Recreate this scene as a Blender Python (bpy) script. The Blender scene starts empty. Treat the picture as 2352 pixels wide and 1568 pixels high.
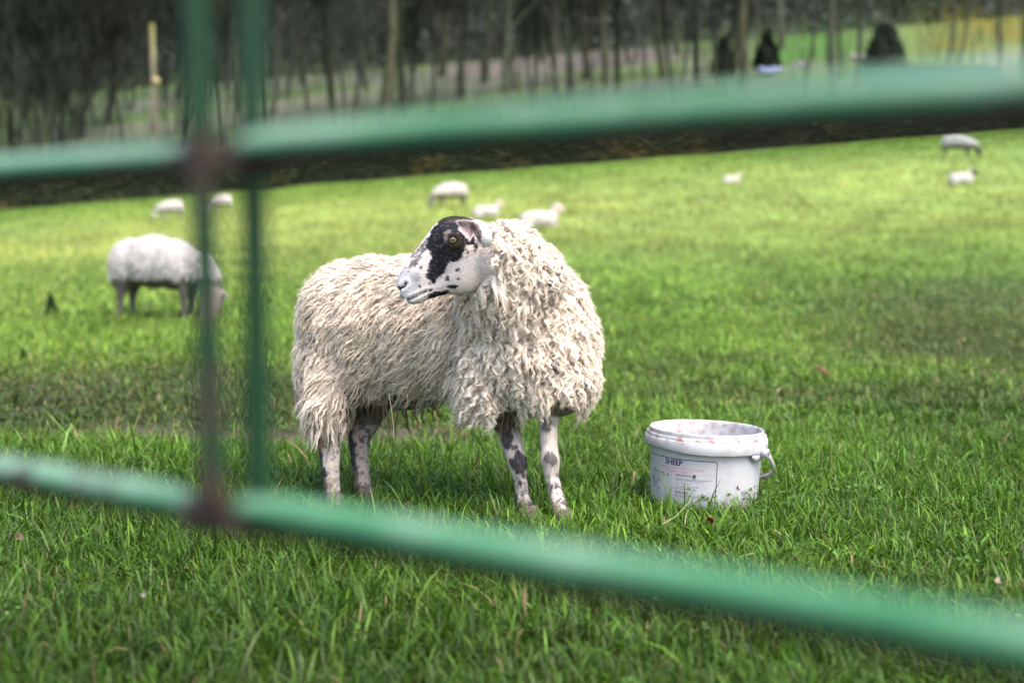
import bpy, bmesh, math, random
import numpy as np
from mathutils import Vector, Matrix

S = bpy.context.scene
COL = S.collection
random.seed(7)
R = np.random.default_rng(11)

# ------------------------------------------------------------------ camera, sky, sun, exposure
CH = 0.83                       # camera height above the grass by the sheep
PITCH = math.radians(4.1)
FPX = 3266.7                    # focal length in units of a 2352 px wide frame
cam = bpy.data.cameras.new('camera')
cam.sensor_width = 36; cam.lens = 50
cam.clip_start = 0.02; cam.clip_end = 2000
cam.dof.use_dof = True
cam.dof.focus_distance = 4.12
cam.dof.aperture_fstop = 2.0
camo = bpy.data.objects.new('camera', cam); COL.objects.link(camo)
camo.location = (0, 0, CH)
camo.rotation_euler = (math.radians(90) - PITCH, 0, 0)
S.camera = camo

SUN_EL, SUN_AZ = math.radians(58), math.radians(138)      # azimuth measured from +Y towards +X
w = bpy.data.worlds.new('World'); S.world = w; w.use_nodes = True
nt = w.node_tree
sky = nt.nodes.new('ShaderNodeTexSky'); sky.sky_type = 'NISHITA'; sky.sun_disc = False
sky.sun_elevation = SUN_EL; sky.sun_rotation = SUN_AZ
sky.air_density = 1.0; sky.dust_density = 3.0; sky.ozone_density = 0.6
bg = nt.nodes['Background']; bg.inputs['Strength'].default_value = 0.15
nt.links.new(sky.outputs[0], bg.inputs[0])
sl = bpy.data.lights.new('sun', 'SUN'); sl.energy = 1.5; sl.angle = math.radians(50); sl.color = (1.0, 0.95, 0.88)
so = bpy.data.objects.new('sun', sl); COL.objects.link(so)
sd = Vector((math.sin(SUN_AZ)*math.cos(SUN_EL), math.cos(SUN_AZ)*math.cos(SUN_EL), math.sin(SUN_EL)))
so.rotation_euler = sd.to_track_quat('Z', 'Y').to_euler()
so.location = (10, 5, 20)
S.view_settings.view_transform = 'Standard'; S.view_settings.look = 'None'
S.view_settings.exposure = 1.62; S.view_settings.gamma = 1.0
S.cycles.max_bounces = 12; S.cycles.diffuse_bounces = 9; S.cycles.transmission_bounces = 8
S.cycles.sample_clamp_indirect = 6.0

# ------------------------------------------------------------------ helpers
def P(px, py, Y):
    """the world point at depth Y seen at (px,py) of the 2352x1568 photograph"""
    u = (px-1176)/FPX; v = (py-784)/FPX
    d = np.array([u, math.cos(PITCH)-v*math.sin(PITCH), -math.sin(PITCH)-v*math.cos(PITCH)])
    return np.array([0, 0, CH]) + d*(Y/d[1])
def inv(p):
    """world points (N,3) -> photograph coordinates, used for laying out coat markings"""
    q = p - np.array([0, 0, CH])
    f = q[:, 1]*math.cos(PITCH) - q[:, 2]*math.sin(PITCH)
    up = q[:, 1]*math.sin(PITCH) + q[:, 2]*math.cos(PITCH)
    return np.stack([1176+FPX*q[:, 0]/f, 784-FPX*up/f], 1)
def sstep(a, b, x):
    t = np.clip((np.asarray(x, float)-a)/(b-a), 0, 1); return t*t*(3-2*t)
def _h(i, j, k, s):
    n = (i*374761393 + j*668265263 + k*2147483647 + s*1274126177) & 0xffffffff
    n = ((n ^ (n >> 13))*1274126177) & 0xffffffff
    n = ((n ^ (n >> 16))*2246822519) & 0xffffffff
    return ((n ^ (n >> 15)) & 0xffffff)/float(0xffffff)
def noise(p, scale, seed=0, octv=3):
    p = np.asarray(p, float)
    if p.shape[1] == 2: p = np.hstack([p, np.zeros((len(p), 1))])
    tot = 0; amp = 1; out = np.zeros(len(p)); q = p*scale
    for o in range(octv):
        b = np.floor(q).astype(np.int64); f = q-b; f = f*f*(3-2*f)
        v = 0
        for dx in (0, 1):
            for dy in (0, 1):
                for dz in (0, 1):
                    wgt = (f[:, 0] if dx else 1-f[:, 0])*(f[:, 1] if dy else 1-f[:, 1])*(f[:, 2] if dz else 1-f[:, 2])
                    v = v + wgt*_h(b[:, 0]+dx, b[:, 1]+dy, b[:, 2]+dz, seed+o*17)
        out += v*amp; tot += amp; amp *= .5; q = q*2.03+11.3
    return out/tot
def norm(v): return v/np.maximum(np.linalg.norm(v, axis=-1, keepdims=True), 1e-9)
def inpoly(pts, poly):
    x, y = pts[:, 0], pts[:, 1]; c = np.zeros(len(pts), bool); n = len(poly)
    for i in range(n):
        x1, y1 = poly[i]; x2, y2 = poly[(i+1) % n]
        if y1 == y2: continue
        m = ((y1 > y) != (y2 > y)) & (x < (x2-x1)*(y-y1)/(y2-y1)+x1)
        c ^= m
    return c

def mk(name, verts, faces, col=None, m=None, smooth=True, parent=None, link=True):
    """faces: (M,k) array or list of such arrays / lists"""
    me = bpy.data.meshes.new(name)
    verts = np.ascontiguousarray(verts, np.float32)
    if isinstance(faces, np.ndarray): faces = [faces]
    elif faces and not isinstance(faces[0], np.ndarray):
        bysz = {}
        for f in faces: bysz.setdefault(len(f), []).append(f)
        faces = [np.array(v) for v in bysz.values()]
    loops = np.concatenate([f.ravel() for f in faces]).astype(np.int32)
    sizes = np.concatenate([np.full(len(f), f.shape[1]) for f in faces]).astype(np.int32)
    starts = np.concatenate([[0], np.cumsum(sizes)[:-1]]).astype(np.int32)
    me.vertices.add(len(verts)); me.vertices.foreach_set('co', verts.ravel())
    me.loops.add(len(loops)); me.loops.foreach_set('vertex_index', loops)
    me.polygons.add(len(sizes)); me.polygons.foreach_set('loop_start', starts)
    me.polygons.foreach_set('loop_total', sizes)
    if smooth: me.polygons.foreach_set('use_smooth', np.ones(len(sizes), bool))
    me.update(calc_edges=True)
    if col is not None:
        a = me.color_attributes.new('Col', 'FLOAT_COLOR', 'POINT')
        c = np.ones((len(verts), 4), np.float32); c[:, :3] = np.clip(col, 0, 1); a.data.foreach_set('color', c.ravel())
    if m: me.materials.append(m)
    if not link: return me
    o = bpy.data.objects.new(name, me); COL.objects.link(o)
    if parent: o.parent = parent
    return o
def tag(o, label=None, cat=None, group=None, kind=None):
    if label: o['label'] = label
    if cat: o['category'] = cat
    if group: o['group'] = group
    if kind: o['kind'] = kind
    return o
def empty(name, loc, rz=0):
    o = bpy.data.objects.new(name, None); COL.objects.link(o); o.location = tuple(loc); o.rotation_euler = (0, 0, rz)
    o.empty_display_size = .1
    return o
def copy_tree(o, parent=None):
    c = o.copy(); COL.objects.link(c); c.parent = parent
    for ch in list(o.children): copy_tree(ch, c)
    return c

class MB:
    def __init__(s): s.v = []; s.f = []; s.c = []; s.n = 0
    def add(s, v, f, c=None):
        v = np.asarray(v, float); s.v.append(v)
        for a in (f if isinstance(f, list) and len(f) and isinstance(f[0], np.ndarray) else [np.asarray(f)]):
            s.f.append(a+s.n)
        s.n += len(v)
        s.c.append(np.broadcast_to(np.asarray(c if c is not None else (1, 1, 1), float), (len(v), 3)))
    def build(s, name, m, parent=None, smooth=True, link=True):
        bysz = {}
        for a in s.f: bysz.setdefault(a.shape[1], []).append(a)
        return mk(name, np.concatenate(s.v), [np.concatenate(x) for x in bysz.values()], np.concatenate(s.c), m, smooth, parent, link)
    def tube(s, path, rad, n=8, c=None, cap=True):
        path = np.asarray(path, float); k = len(path); rad = np.broadcast_to(np.asarray(rad, float), (k,))
        T = norm(np.gradient(path, axis=0))
        ref = np.array([0, 0, 1.]) if abs(T[0, 2]) < .9 else np.array([1., 0, 0])
        A = norm(np.cross(T, ref)); B = np.cross(T, A)
        th = np.arange(n)/n*2*math.pi
        v = path[:, None]+rad[:, None, None]*(A[:, None]*np.cos(th)[None, :, None]+B[:, None]*np.sin(th)[None, :, None])
        i = np.arange(k-1)[:, None]*n; j = np.arange(n)[None]; j2 = (j+1) % n
        f = np.stack([i+j, i+j2, i+n+j2, i+n+j], -1).reshape(-1, 4)
        if c is not None and np.ndim(c) == 2: c = np.repeat(np.asarray(c), n, axis=0)
        s.add(v.reshape(-1, 3), f, c)
        if cap:
            base = s.n-k*n
            s.f.append(np.array([[base+x for x in range(n)][::-1]])); s.f.append(np.array([[base+(k-1)*n+x for x in range(n)]]))
    def box(s, lo, hi, c=None):
        x0, y0, z0 = lo; x1, y1, z1 = hi
        v = [(x0,y0,z0),(x1,y0,z0),(x1,y1,z0),(x0,y1,z0),(x0,y0,z1),(x1,y0,z1),(x1,y1,z1),(x0,y1,z1)]
        s.add(v, np.array([(3,2,1,0),(4,5,6,7),(0,1,5,4),(1,2,6,5),(2,3,7,6),(3,0,4,7)]), c)

# ------------------------------------------------------------------ materials
def mat(name, rough=.8, base=None, attr=False, spec=.3, trans=0, bump=0, bscale=60, var=0, vscale=5, coat=0, sss=0):
    m = bpy.data.materials.new(name); m.use_nodes = True; t = m.node_tree; n = t.nodes; L = t.links
    p = n['Principled BSDF']; out = n['Material Output']
    p.inputs['Roughness'].default_value = rough
    p.inputs['Specular IOR Level'].default_value = spec
    if coat: p.inputs['Coat Weight'].default_value = coat; p.inputs['Coat Roughness'].default_value = .25
    if sss: p.inputs['Subsurface Weight'].default_value = sss; p.inputs['Subsurface Radius'].default_value = (.02, .012, .008)
    if attr:
        a = n.new('ShaderNodeVertexColor'); a.layer_name = 'Col'; src = a.outputs[0]
    else:
        a = n.new('ShaderNodeRGB'); a.outputs[0].default_value = (*base, 1); src = a.outputs[0]
    if var:
        tc = n.new('ShaderNodeTexCoord'); nz = n.new('ShaderNodeTexNoise'); nz.inputs['Scale'].default_value = vscale
        nz.inputs['Detail'].default_value = 6; L.new(tc.outputs['Object'], nz.inputs['Vector'])
        mr = n.new('ShaderNodeMapRange'); mr.inputs['From Min'].default_value = .3; mr.inputs['From Max'].default_value = .7
        mr.inputs['To Min'].default_value = 1-var; mr.inputs['To Max'].default_value = 1+var; L.new(nz.outputs['Fac'], mr.inputs['Value'])
        vm = n.new('ShaderNodeVectorMath'); vm.operation = 'SCALE'; L.new(src, vm.inputs[0]); L.new(mr.outputs[0], vm.inputs['Scale'])
        src = vm.outputs[0]
    L.new(src, p.inputs['Base Color'])
    if bump:
        tc = n.new('ShaderNodeTexCoord'); nz = n.new('ShaderNodeTexNoise'); nz.inputs['Scale'].default_value = bscale
        nz.inputs['Detail'].default_value = 8; L.new(tc.outputs['Object'], nz.inputs['Vector'])
        b = n.new('ShaderNodeBump'); b.inputs['Strength'].default_value = bump; b.inputs['Distance'].default_value = .01
        L.new(nz.outputs['Fac'], b.inputs['Height']); L.new(b.outputs[0], p.inputs['Normal'])
    if trans:
        tr = n.new('ShaderNodeBsdfTranslucent'); L.new(src, tr.inputs[0]); mx = n.new('ShaderNodeMixShader')
        mx.inputs[0].default_value = trans; L.new(p.outputs[0], mx.inputs[1]); L.new(tr.outputs[0], mx.inputs[2])
        L.new(mx.outputs[0], out.inputs[0])
    return m
M_GRASS = mat('grass_blade', .42, attr=True, spec=.26, trans=.28)
M_GROUND = mat('soil_and_turf', .95, attr=True, spec=.1, bump=.6, bscale=9, var=.25, vscale=3)
M_WOOL = mat('wool', .95, attr=True, spec=.05, trans=.22)
M_SKIN = mat('short_coat', .7, attr=True, spec=.2, bump=.25, bscale=260, sss=.05)
M_BARK = mat('bark', .95, attr=True, spec=.1, var=.3, vscale=2)
M_LEAF = mat('dark_foliage', .8, attr=True, spec=.2, trans=.2)
M_PLAIN = mat('painted_surface', .6, attr=True, spec=.3, var=.1, vscale=4)

def paint_metal():
    m = bpy.data.materials.new('green_gate_paint'); m.use_nodes = True; t = m.node_tree; n = t.nodes; L = t.links
    p = n['Principled BSDF']; tc = n.new('ShaderNodeTexCoord')
    a = n.new('ShaderNodeVertexColor'); a.layer_name = 'Col'      # red channel: rust, with underside shade painted in; green: pale top light painted in
    nz = n.new('ShaderNodeTexNoise'); nz.inputs['Scale'].default_value = 22; nz.inputs['Detail'].default_value = 8; nz.inputs['Roughness'].default_value = .65
    L.new(tc.outputs['Object'], nz.inputs['Vector'])
    nz2 = n.new('ShaderNodeTexNoise'); nz2.inputs['Scale'].default_value = 6; nz2.inputs['Detail'].default_value = 4
    L.new(tc.outputs['Object'], nz2.inputs['Vector'])
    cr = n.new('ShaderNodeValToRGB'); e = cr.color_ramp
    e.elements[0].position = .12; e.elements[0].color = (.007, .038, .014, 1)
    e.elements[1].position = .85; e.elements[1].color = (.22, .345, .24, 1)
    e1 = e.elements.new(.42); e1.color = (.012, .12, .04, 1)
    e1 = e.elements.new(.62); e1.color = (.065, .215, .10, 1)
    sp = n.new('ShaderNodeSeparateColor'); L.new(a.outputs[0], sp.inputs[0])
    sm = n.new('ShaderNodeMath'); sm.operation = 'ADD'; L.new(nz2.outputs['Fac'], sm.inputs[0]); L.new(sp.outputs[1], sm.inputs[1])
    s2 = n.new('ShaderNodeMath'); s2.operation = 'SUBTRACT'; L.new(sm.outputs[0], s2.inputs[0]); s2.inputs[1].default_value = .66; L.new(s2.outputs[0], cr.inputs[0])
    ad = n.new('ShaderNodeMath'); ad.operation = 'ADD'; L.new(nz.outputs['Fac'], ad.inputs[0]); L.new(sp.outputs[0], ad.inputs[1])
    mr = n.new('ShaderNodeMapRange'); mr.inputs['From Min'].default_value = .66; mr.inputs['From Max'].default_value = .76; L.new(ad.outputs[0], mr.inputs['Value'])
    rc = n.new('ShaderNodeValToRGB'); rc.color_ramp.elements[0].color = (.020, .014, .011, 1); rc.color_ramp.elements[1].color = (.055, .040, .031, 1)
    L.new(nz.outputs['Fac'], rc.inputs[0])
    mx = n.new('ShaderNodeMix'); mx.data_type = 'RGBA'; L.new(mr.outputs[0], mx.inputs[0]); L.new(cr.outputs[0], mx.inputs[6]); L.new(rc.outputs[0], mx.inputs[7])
    L.new(mx.outputs[2], p.inputs['Base Color'])
    r2 = n.new('ShaderNodeMapRange'); r2.inputs['To Min'].default_value = .5; r2.inputs['To Max'].default_value = .85; L.new(mr.outputs[0], r2.inputs['Value']); L.new(r2.outputs[0], p.inputs['Roughness'])
    p.inputs['Specular IOR Level'].default_value = .25
    b = n.new('ShaderNodeBump'); b.inputs['Strength'].default_value = .4; b.inputs['Distance'].default_value = .002
    L.new(nz.outputs['Fac'], b.inputs['Height']); L.new(b.outputs[0], p.inputs['Normal'])
    return m
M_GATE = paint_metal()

# ------------------------------------------------------------------ terrain
def gz(x, y):
    x = np.asarray(x, float); y = np.asarray(y, float)
    yy = np.clip(y, 0, 62)
    a = .00236*np.maximum(yy-5, 0)**1.83
    b = .081*sstep(5, 52, yy)
    z = a+b*np.clip(x, -45, 60)
    z = z + np.where(y > 62, .2*(np.clip(y, 62, 130)-62), 0) + np.where(y > 130, .45*(np.clip(y, 130, 215)-130), 0)
    z = z + .02*np.sin(x*1.3+y*.7)*sstep(5, 9, y) + .10*np.sin(x*.35+1)*np.sin(y*.22)*sstep(12, 24, y)*(1-sstep(42, 56, y))
    # a shallow worn hollow behind the sheep on the left
    z = z - .015*np.exp(-((y-6.3)/.8)**2)*(1-sstep(-.9, .3, x))
    return z
def zones(x, y):
    """0..1 masks: worn brown hollow at left, bare soil strip, olive rank patch at right"""
    p = np.stack([x, y], 1); n1 = noise(p, 1.1, 3); n2 = noise(p, 3.0, 5)
    worn = sstep(5.7, 6.2, y+.5*(n2-.5))*(1-sstep(7.6, 10.0, y+1.2*(n1-.5)))*(1-sstep(-1.3, -.1, x+.12*(y-6)+1.0*(n1-.5)))
    soil = sstep(5.6, 5.8, y+.25*(n2-.5))*(1-sstep(6.05, 6.5, y+.5*(n2-.5)))*sstep(-2.2, -1.5, x)*(1-sstep(-.35, .0, x+.3*(n1-.5)))
    soil = np.maximum(soil, worn*sstep(.58, .7, noise(p, 2.2, 9))*.3)
    ol = sstep(7.3, 9.5, y+2*(n1-.5))*(1-sstep(15, 22, y+3*(n1-.5)))*sstep(.14, .30, (x+.8*(n1-.5))/y)
    ol2 = sstep(6.3, 7.0, y)*(1-sstep(9, 11, y))*sstep(.5, .62, n1)*sstep(0, 1, x)*.6
    return worn, soil, np.maximum(ol, ol2)
def field_colour(x, y):
    p = np.stack([x, y], 1)
    n1 = noise(p, .35, 21); n2 = noise(p*np.array([1, .45]), 1.3, 22); n3 = noise(p*np.array([1, .3]), .16, 23)
    near = np.array([.052, .122, .009]); mid = np.array([.118, .220, .028]); far = np.array([.212, .292, .072]); edge = np.array([.085, .165, .022])
    t = sstep(4.2, 10, y+1.2*(n1-.5))[:, None]; u = sstep(11, 30, y+8*(n3-.5))[:, None]; e = sstep(44, 64, y+6*(n1-.5))[:, None]
    nr2 = near*(.62+.38*sstep(2.4, 4.0, y))[:, None]; c = nr2*(1-t)+mid*t; c = c*(1-u)+far*u; c = c*(1-e)+edge*e  # foreground shade painted into the grass: darker toward the camera
    k = (.72+.56*n2)[:, None]; c = c*k
    c = c*(1+.5*(n3-.5)[:, None]*np.array([1.3, .7, .6]))
    worn, soil, ol = zones(x, y)
    c = c*(1-worn[:, None]*.8)+np.array([.038, .064, .016])*worn[:, None]*.8
    c = c*(1-ol[:, None]*.75)+np.array([.052, .082, .022])*ol[:, None]*.75
    return c, worn, soil, ol
def grid(name, xs, ys, colfn, m, zoff=0):
    X, Y = np.meshgrid(xs, ys); x = X.ravel(); y = Y.ravel()
    z = gz(x, y)+zoff
    nx = len(xs); i = np.arange(len(ys)-1)[:, None]*nx; j = np.arange(nx-1)[None]
    f = np.stack([i+j, i+j+1, i+nx+j+1, i+nx+j], -1).reshape(-1, 4)
    return mk(name, np.stack([x, y, z], 1), f, colfn(x, y), m)
def c_field(x, y):
    c, worn, soil, ol = field_colour(x, y)
    nearf = (1-sstep(9, 22, y))[:, None]
    c = c*(1-nearf)+c*np.array([.5, .42, .6])*nearf+np.array([.012, .008, .004])*nearf
    c = c*(1-soil[:, None])+np.array([.070, .052, .044])*soil[:, None]
    return c
ys = np.concatenate([np.linspace(-6, 1.5, 12), np.linspace(1.6, 9, 190), np.linspace(9.1, 30, 160), np.linspace(30.3, 62, 120)])
xs = np.concatenate([np.linspace(-70, -13, 50), np.linspace(-12.7, -5, 60), np.linspace(-4.93, 5, 160), np.linspace(5.1, 13, 60), np.linspace(13.3, 80, 60)])
tag(grid('pasture', xs, ys, c_field, M_GROUND), kind='structure')
def c_slope(x, y):
    p = np.stack([x, y], 1); n1 = noise(p, .12, 31); n2 = noise(p*np.array([1, .4]), .5, 32)
    green = np.array([.135, .205, .070]); pale = np.array([.165, .178, .118]); dark = np.array([.05, .062, .03]); pink = np.array([.20, .17, .15])
    k = sstep(.42, .6, n1)[:, None]; c = green*(1-k)+pale*k
    c = c*(.7+.6*n2)[:, None]
    u = x/y
    pk = (sstep(104, 112, y+8*(n2-.5))*(1-sstep(121, 127, y))*sstep(-.06, -.03, u)*(1-sstep(.09, .13, u)))[:, None]
    c = c*(1-pk)+pink*pk
    g2 = (sstep(92, 106, y+16*(n2-.5))*sstep(.155, .19, u+.04*(n1-.5))*(1-sstep(.23, .27, u))*(.5+.5*sstep(.35, .6, n2)))[:, None]
    c = c*(1-g2)+np.array([.065, .155, .03])*(.7+.6*n2)[:, None]*g2
    ol = (sstep(92, 106, y+14*(n2-.5)+10*(n1-.5))*sstep(.25, .30, u+.04*(n1-.5))*(.55+.45*sstep(.35, .6, n2)))[:, None]
    c = c*(1-ol)+np.array([.175, .150, .022])*(.7+.6*n2)[:, None]*ol
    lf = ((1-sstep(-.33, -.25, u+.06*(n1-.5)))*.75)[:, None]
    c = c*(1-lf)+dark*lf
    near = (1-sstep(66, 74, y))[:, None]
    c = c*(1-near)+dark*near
    wd = sstep(122, 134, y+14*(n1-.5))[:, None]
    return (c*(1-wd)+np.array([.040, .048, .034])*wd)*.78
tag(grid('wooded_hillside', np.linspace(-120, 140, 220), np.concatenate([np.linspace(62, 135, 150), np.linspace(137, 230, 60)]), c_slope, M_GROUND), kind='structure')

# ------------------------------------------------------------------ grass
def strips(pos, az, h, wd, lean, curl, c0, c1, seed=0, rings=4):
    """curved blades: ribbons with `rings` pairs of vertices"""
    N = len(pos); r = np.random.default_rng(seed)
    t = np.linspace(0, 1, rings)[None, :]
    d = np.stack([np.cos(az), np.sin(az)], 1)
    ang = lean[:, None]+curl[:, None]*t
    ds = h[:, None]/(rings-1)
    am = (ang[:, 1:]+ang[:, :-1])/2
    hx = np.concatenate([np.zeros((N, 1)), np.cumsum(np.sin(am)*ds, 1)], 1)
    hz = np.concatenate([np.zeros((N, 1)), np.cumsum(np.cos(am)*ds, 1)], 1)
    cen = np.zeros((N, rings, 3)); cen[..., 0] = pos[:, None, 0]+d[:, None, 0]*hx; cen[..., 1] = pos[:, None, 1]+d[:, None, 1]*hx
    cen[..., 2] = pos[:, None, 2]+np.maximum(hz, -.0)
    tw = r.normal(0, .5, N)
    sa = az+math.pi/2+tw
    s = np.stack([np.cos(sa), np.sin(sa), r.normal(0, .15, N)], 1)
    wp = np.array([.75, 1.0, .72, .06]) if rings == 4 else np.linspace(1, .08, rings)
    off = s[:, None]*(wd[:, None]*wp[None]/2)[..., None]
    v = np.stack([cen-off, cen+off], 2).reshape(N, rings*2, 3)
    f0 = np.array([[2*i, 2*i+1, 2*i+3, 2*i+2] for i in range(rings-1)])
    f = (np.arange(N)[:, None, None]*rings*2+f0[None]).reshape(-1, 4)
    c = c0[:, None]*(1-t[..., None])+c1[:, None]*t[..., None]
    c = np.repeat(c, 2, axis=1)
    return v.reshape(-1, 3), f, c.reshape(-1, 3)
BUCKET = P(1615, 1166, 4.42); BUCKET[2] = 0
FEET = [tuple(P(x_, y_, Y_)[:2]) for x_, y_, Y_ in ((1214, 1192, 4.19), (1295, 1206, 4.10), (768, 1166, 4.39), (840, 1152, 4.5))]
def grass_band(y0, y1, dens, hmean, wmean, seed, tuft=.0, marg=1.0, slope=.42):
    r = np.random.default_rng(seed)
    A = slope*(y1*y1-y0*y0)+2*marg*(y1-y0); N = int(A*dens)
    y = np.sqrt(r.random(int(N*1.3))*(y1*y1-y0*y0)+y0*y0) if marg < 2 else r.uniform(y0, y1, int(N*1.3))
    x = r.uniform(-1, 1, len(y))*(slope*y+marg)
    x, y = x[:N], y[:N]; N = len(x)
    if tuft > 0:            # gather blades to tuft centres
        K = max(4, N//14); idx = r.integers(0, K, N); g = r.random(N) < .65
        cx, cy = x[idx], y[idx]
        x = np.where(g, cx+r.normal(0, tuft, N), x); y = np.where(g, cy+r.normal(0, tuft, N), y)
    else: idx = np.zeros(N, int); g = np.zeros(N, bool); cx, cy = x, y
    c, worn, soil, ol = field_colour(x, y)
    p2 = np.stack([x, y], 1)
    keep = r.random(N) > np.clip(soil*.93+worn*.08, 0, 1)
    keep &= ((x-BUCKET[0])**2+(y-BUCKET[1])**2) > .185**2
    hn = noise(p2, 1.6, 41); hh = noise(p2, 6, 42)
    h = hmean*(.45+.75*hn+.5*hh)*r.lognormal(-.05, .28, N)
    h *= 1-.35*worn-.35*ol
    lowf = noise(p2, .9, 43); c = c*(.62+.76*lowf)[:, None]
    h *= 1+.15*np.exp(-((y-5.35)/.25)**2)
    for fx, fy in FEET: h *= 1-.3*np.exp(-((x-fx)**2+(y-fy+.05)**2)/.09**2)
    az = np.where(g, np.arctan2(y-cy, x-cx)+r.normal(0, .6, N), r.uniform(-math.pi, math.pi, N))
    az = az + 0
    lean = np.abs(r.normal(.35, .35, N)); curl = np.abs(r.normal(1.1, .8, N))
    wd = wmean*r.uniform(.55, 1.5, N)
    fv = (1-.65*sstep(15, 35, y)); k = np.exp(r.normal(0, .38, N)*fv)[:, None]
    hue = r.normal(0, .14, N)[:, None]*np.array([1.0, .25, .2])+1
    c = c*k*hue
    dead = (r.random(N) < .010+.03*worn+.04*ol+.25*soil)[:, None]
    dc = np.array([.26, .21, .11])*r.uniform(.5, 1.1, N)[:, None]
    c = np.where(dead, dc, c)
    blu = (r.random(N) < .07)[:, None]; c = np.where(blu & ~dead, c*np.array([.95, 1.0, 1.6])+np.array([.02, .02, .01]), c)
    c0 = c*np.array([.65, .55, .55]); c1 = c*np.array([1.7, 1.42, 1.25])  # tips paled to put blade highlights into the colour
    pos = np.stack([x, y, gz(x, y)-.004], 1)
    k = keep
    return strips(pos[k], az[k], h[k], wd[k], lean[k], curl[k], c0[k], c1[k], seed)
mb = MB()
mb.add(*grass_band(1.3, 3.2, 7500, .068, .0044, 1, .022, .5))
mb.add(*grass_band(3.2, 6.2, 9500, .058, .0042, 2, .022, .5))
# broad arching blades
mb.add(*grass_band(1.3, 6.2, 240, .090, .0072, 6, .05, .5))
mb.add(*grass_band(6.2, 13, 2700, .068, .0078, 3, .03, .8))
mb.add(*grass_band(13, 30, 330, .085, .017, 4, .0, 1.5))
mb.add(*grass_band(30, 62, 60, .10, .035, 5, .0, 3))
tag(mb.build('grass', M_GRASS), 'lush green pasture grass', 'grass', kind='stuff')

# broad leaved weeds and clover among the blades
def weeds():
    m = MB(); r = np.random.default_rng(77)
    spots = [(P(1700, 1140, 4.25)), (P(1740, 1130, 4.3)), (P(1960, 1130, 4.4)), (P(1600, 1150, 4.22)), (P(1780, 1155, 4.2))]
    pts = [(s[0], s[1]) for s in spots for _ in range(9)]
    pts = [(x+r.normal(0, .05), y+r.normal(0, .03)) for x, y in pts]
    for _ in range(260):
        y = math.sqrt(r.uniform(2.2**2, 8**2)); pts.append((r.uniform(-.45, .45)*y, y))
    for x, y in pts:
        z = float(gz(x, y)); k = r.integers(3, 7); hh = r.uniform(.03, .075)
        for i in range(k):
            a = r.uniform(0, 6.28); q = r.uniform(.006, .022)
            c = np.array([x+math.cos(a)*q*1.4, y+math.sin(a)*q*1.4, z+hh+r.uniform(-.015, .012)])
            nn = norm(np.array([r.normal(0, .5), r.normal(0, .5), 1.0])); A = norm(np.cross(nn, [math.sin(a), math.cos(a), .1])); B = np.cross(nn, A)
            rad = r.uniform(.0035, .007); th = np.arange(7)/7*6.283
            v = [c]+[c+rad*(A*math.cos(t)*1.15+B*math.sin(t))+nn*rad*.18 for t in th]
            col = np.array([.065, .15, .022])*r.uniform(.6, 1.3)
            m.add(v, np.array([[0, 1+j, 1+(j+1) % 7] for j in range(7)]), col)
    return m.build('clover', M_GRASS)
tag(weeds(), 'clover and small weeds in the grass', 'clover', kind='stuff')

# ------------------------------------------------------------------ generic animal building
def ico(bm, c, r3, rot=None, sub=3):
    mt = Matrix.Translation(Vector([float(a) for a in c]))
    if rot is not None: mt = mt @ rot
    mt = mt @ Matrix.Diagonal((float(r3[0]), float(r3[1]), float(r3[2]), 1))
    bmesh.ops.create_icosphere(bm, subdivisions=sub, radius=1, matrix=mt)
def limb(bm, pts, flat=1.0, step=.35, sub=2):
    """pts: list of (xyz, radius); a tapering limb"""
    for (a, ra), (b, rb) in zip(pts[:-1], pts[1:]):
        a = np.array(a, float); b = np.array(b, float); L = np.linalg.norm(b-a); n = max(1, int(L/(min(ra, rb)*step)))
        for i in range(n+1):
            t = i/n; rr = ra+(rb-ra)*t; c = a+(b-a)*t
            ico(bm, c, (rr, rr*flat, rr), sub=sub)
def remesh(bm, voxel, iters, name):
    me = bpy.data.meshes.new('tmp'); bm.to_mesh(me); bm.free()
    o = bpy.data.objects.new('tmp', me); COL.objects.link(o)
    md = o.modifiers.new('r', 'REMESH'); md.mode = 'VOXEL'; md.voxel_size = voxel
    sm = o.modifiers.new('s', 'SMOOTH'); sm.factor = .5; sm.iterations = iters
    dg = bpy.context.evaluated_depsgraph_get(); dg.update()
    ev = o.evaluated_get(dg); m2 = bpy.data.meshes.new_from_object(ev)
    bpy.data.objects.remove(o); bpy.data.meshes.remove(me)
    n = len(m2.vertices); v = np.zeros(n*3, np.float32); m2.vertices.foreach_get('co', v); v = v.reshape(-1, 3).astype(float)
    nr = np.zeros(n*3, np.float32); m2.vertices.foreach_get('normal', nr); nr = nr.reshape(-1, 3).astype(float)
    lt = np.zeros(len(m2.polygons), np.int32); m2.polygons.foreach_get('loop_total', lt)
    li = np.zeros(len(m2.loops), np.int32); m2.loops.foreach_get('vertex_index', li)
    assert (lt == 4).all()
    f = li.reshape(-1, 4)
    bpy.data.meshes.remove(m2)
    return v, nr, f
def sample(v, nr, f, mask, N, seed):
    r = np.random.default_rng(seed)
    a = v[f[:, 0]]; b = v[f[:, 1]]; c = v[f[:, 2]]; d = v[f[:, 3]]
    area = np.linalg.norm(np.cross(c-a, d-b), axis=1)/2
    wgt = area*mask[f].mean(1)
    fi = r.choice(len(f), N, p=wgt/wgt.sum()); s, t = r.random(N), r.random(N)
    def mix(x): return (x[f[fi, 0]]*((1-s)*(1-t))[:, None]+x[f[fi, 1]]*(s*(1-t))[:, None]+x[f[fi, 2]]*(s*t)[:, None]+x[f[fi, 3]]*((1-s)*t)[:, None])
    return mix(v), norm(mix(nr))
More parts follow.
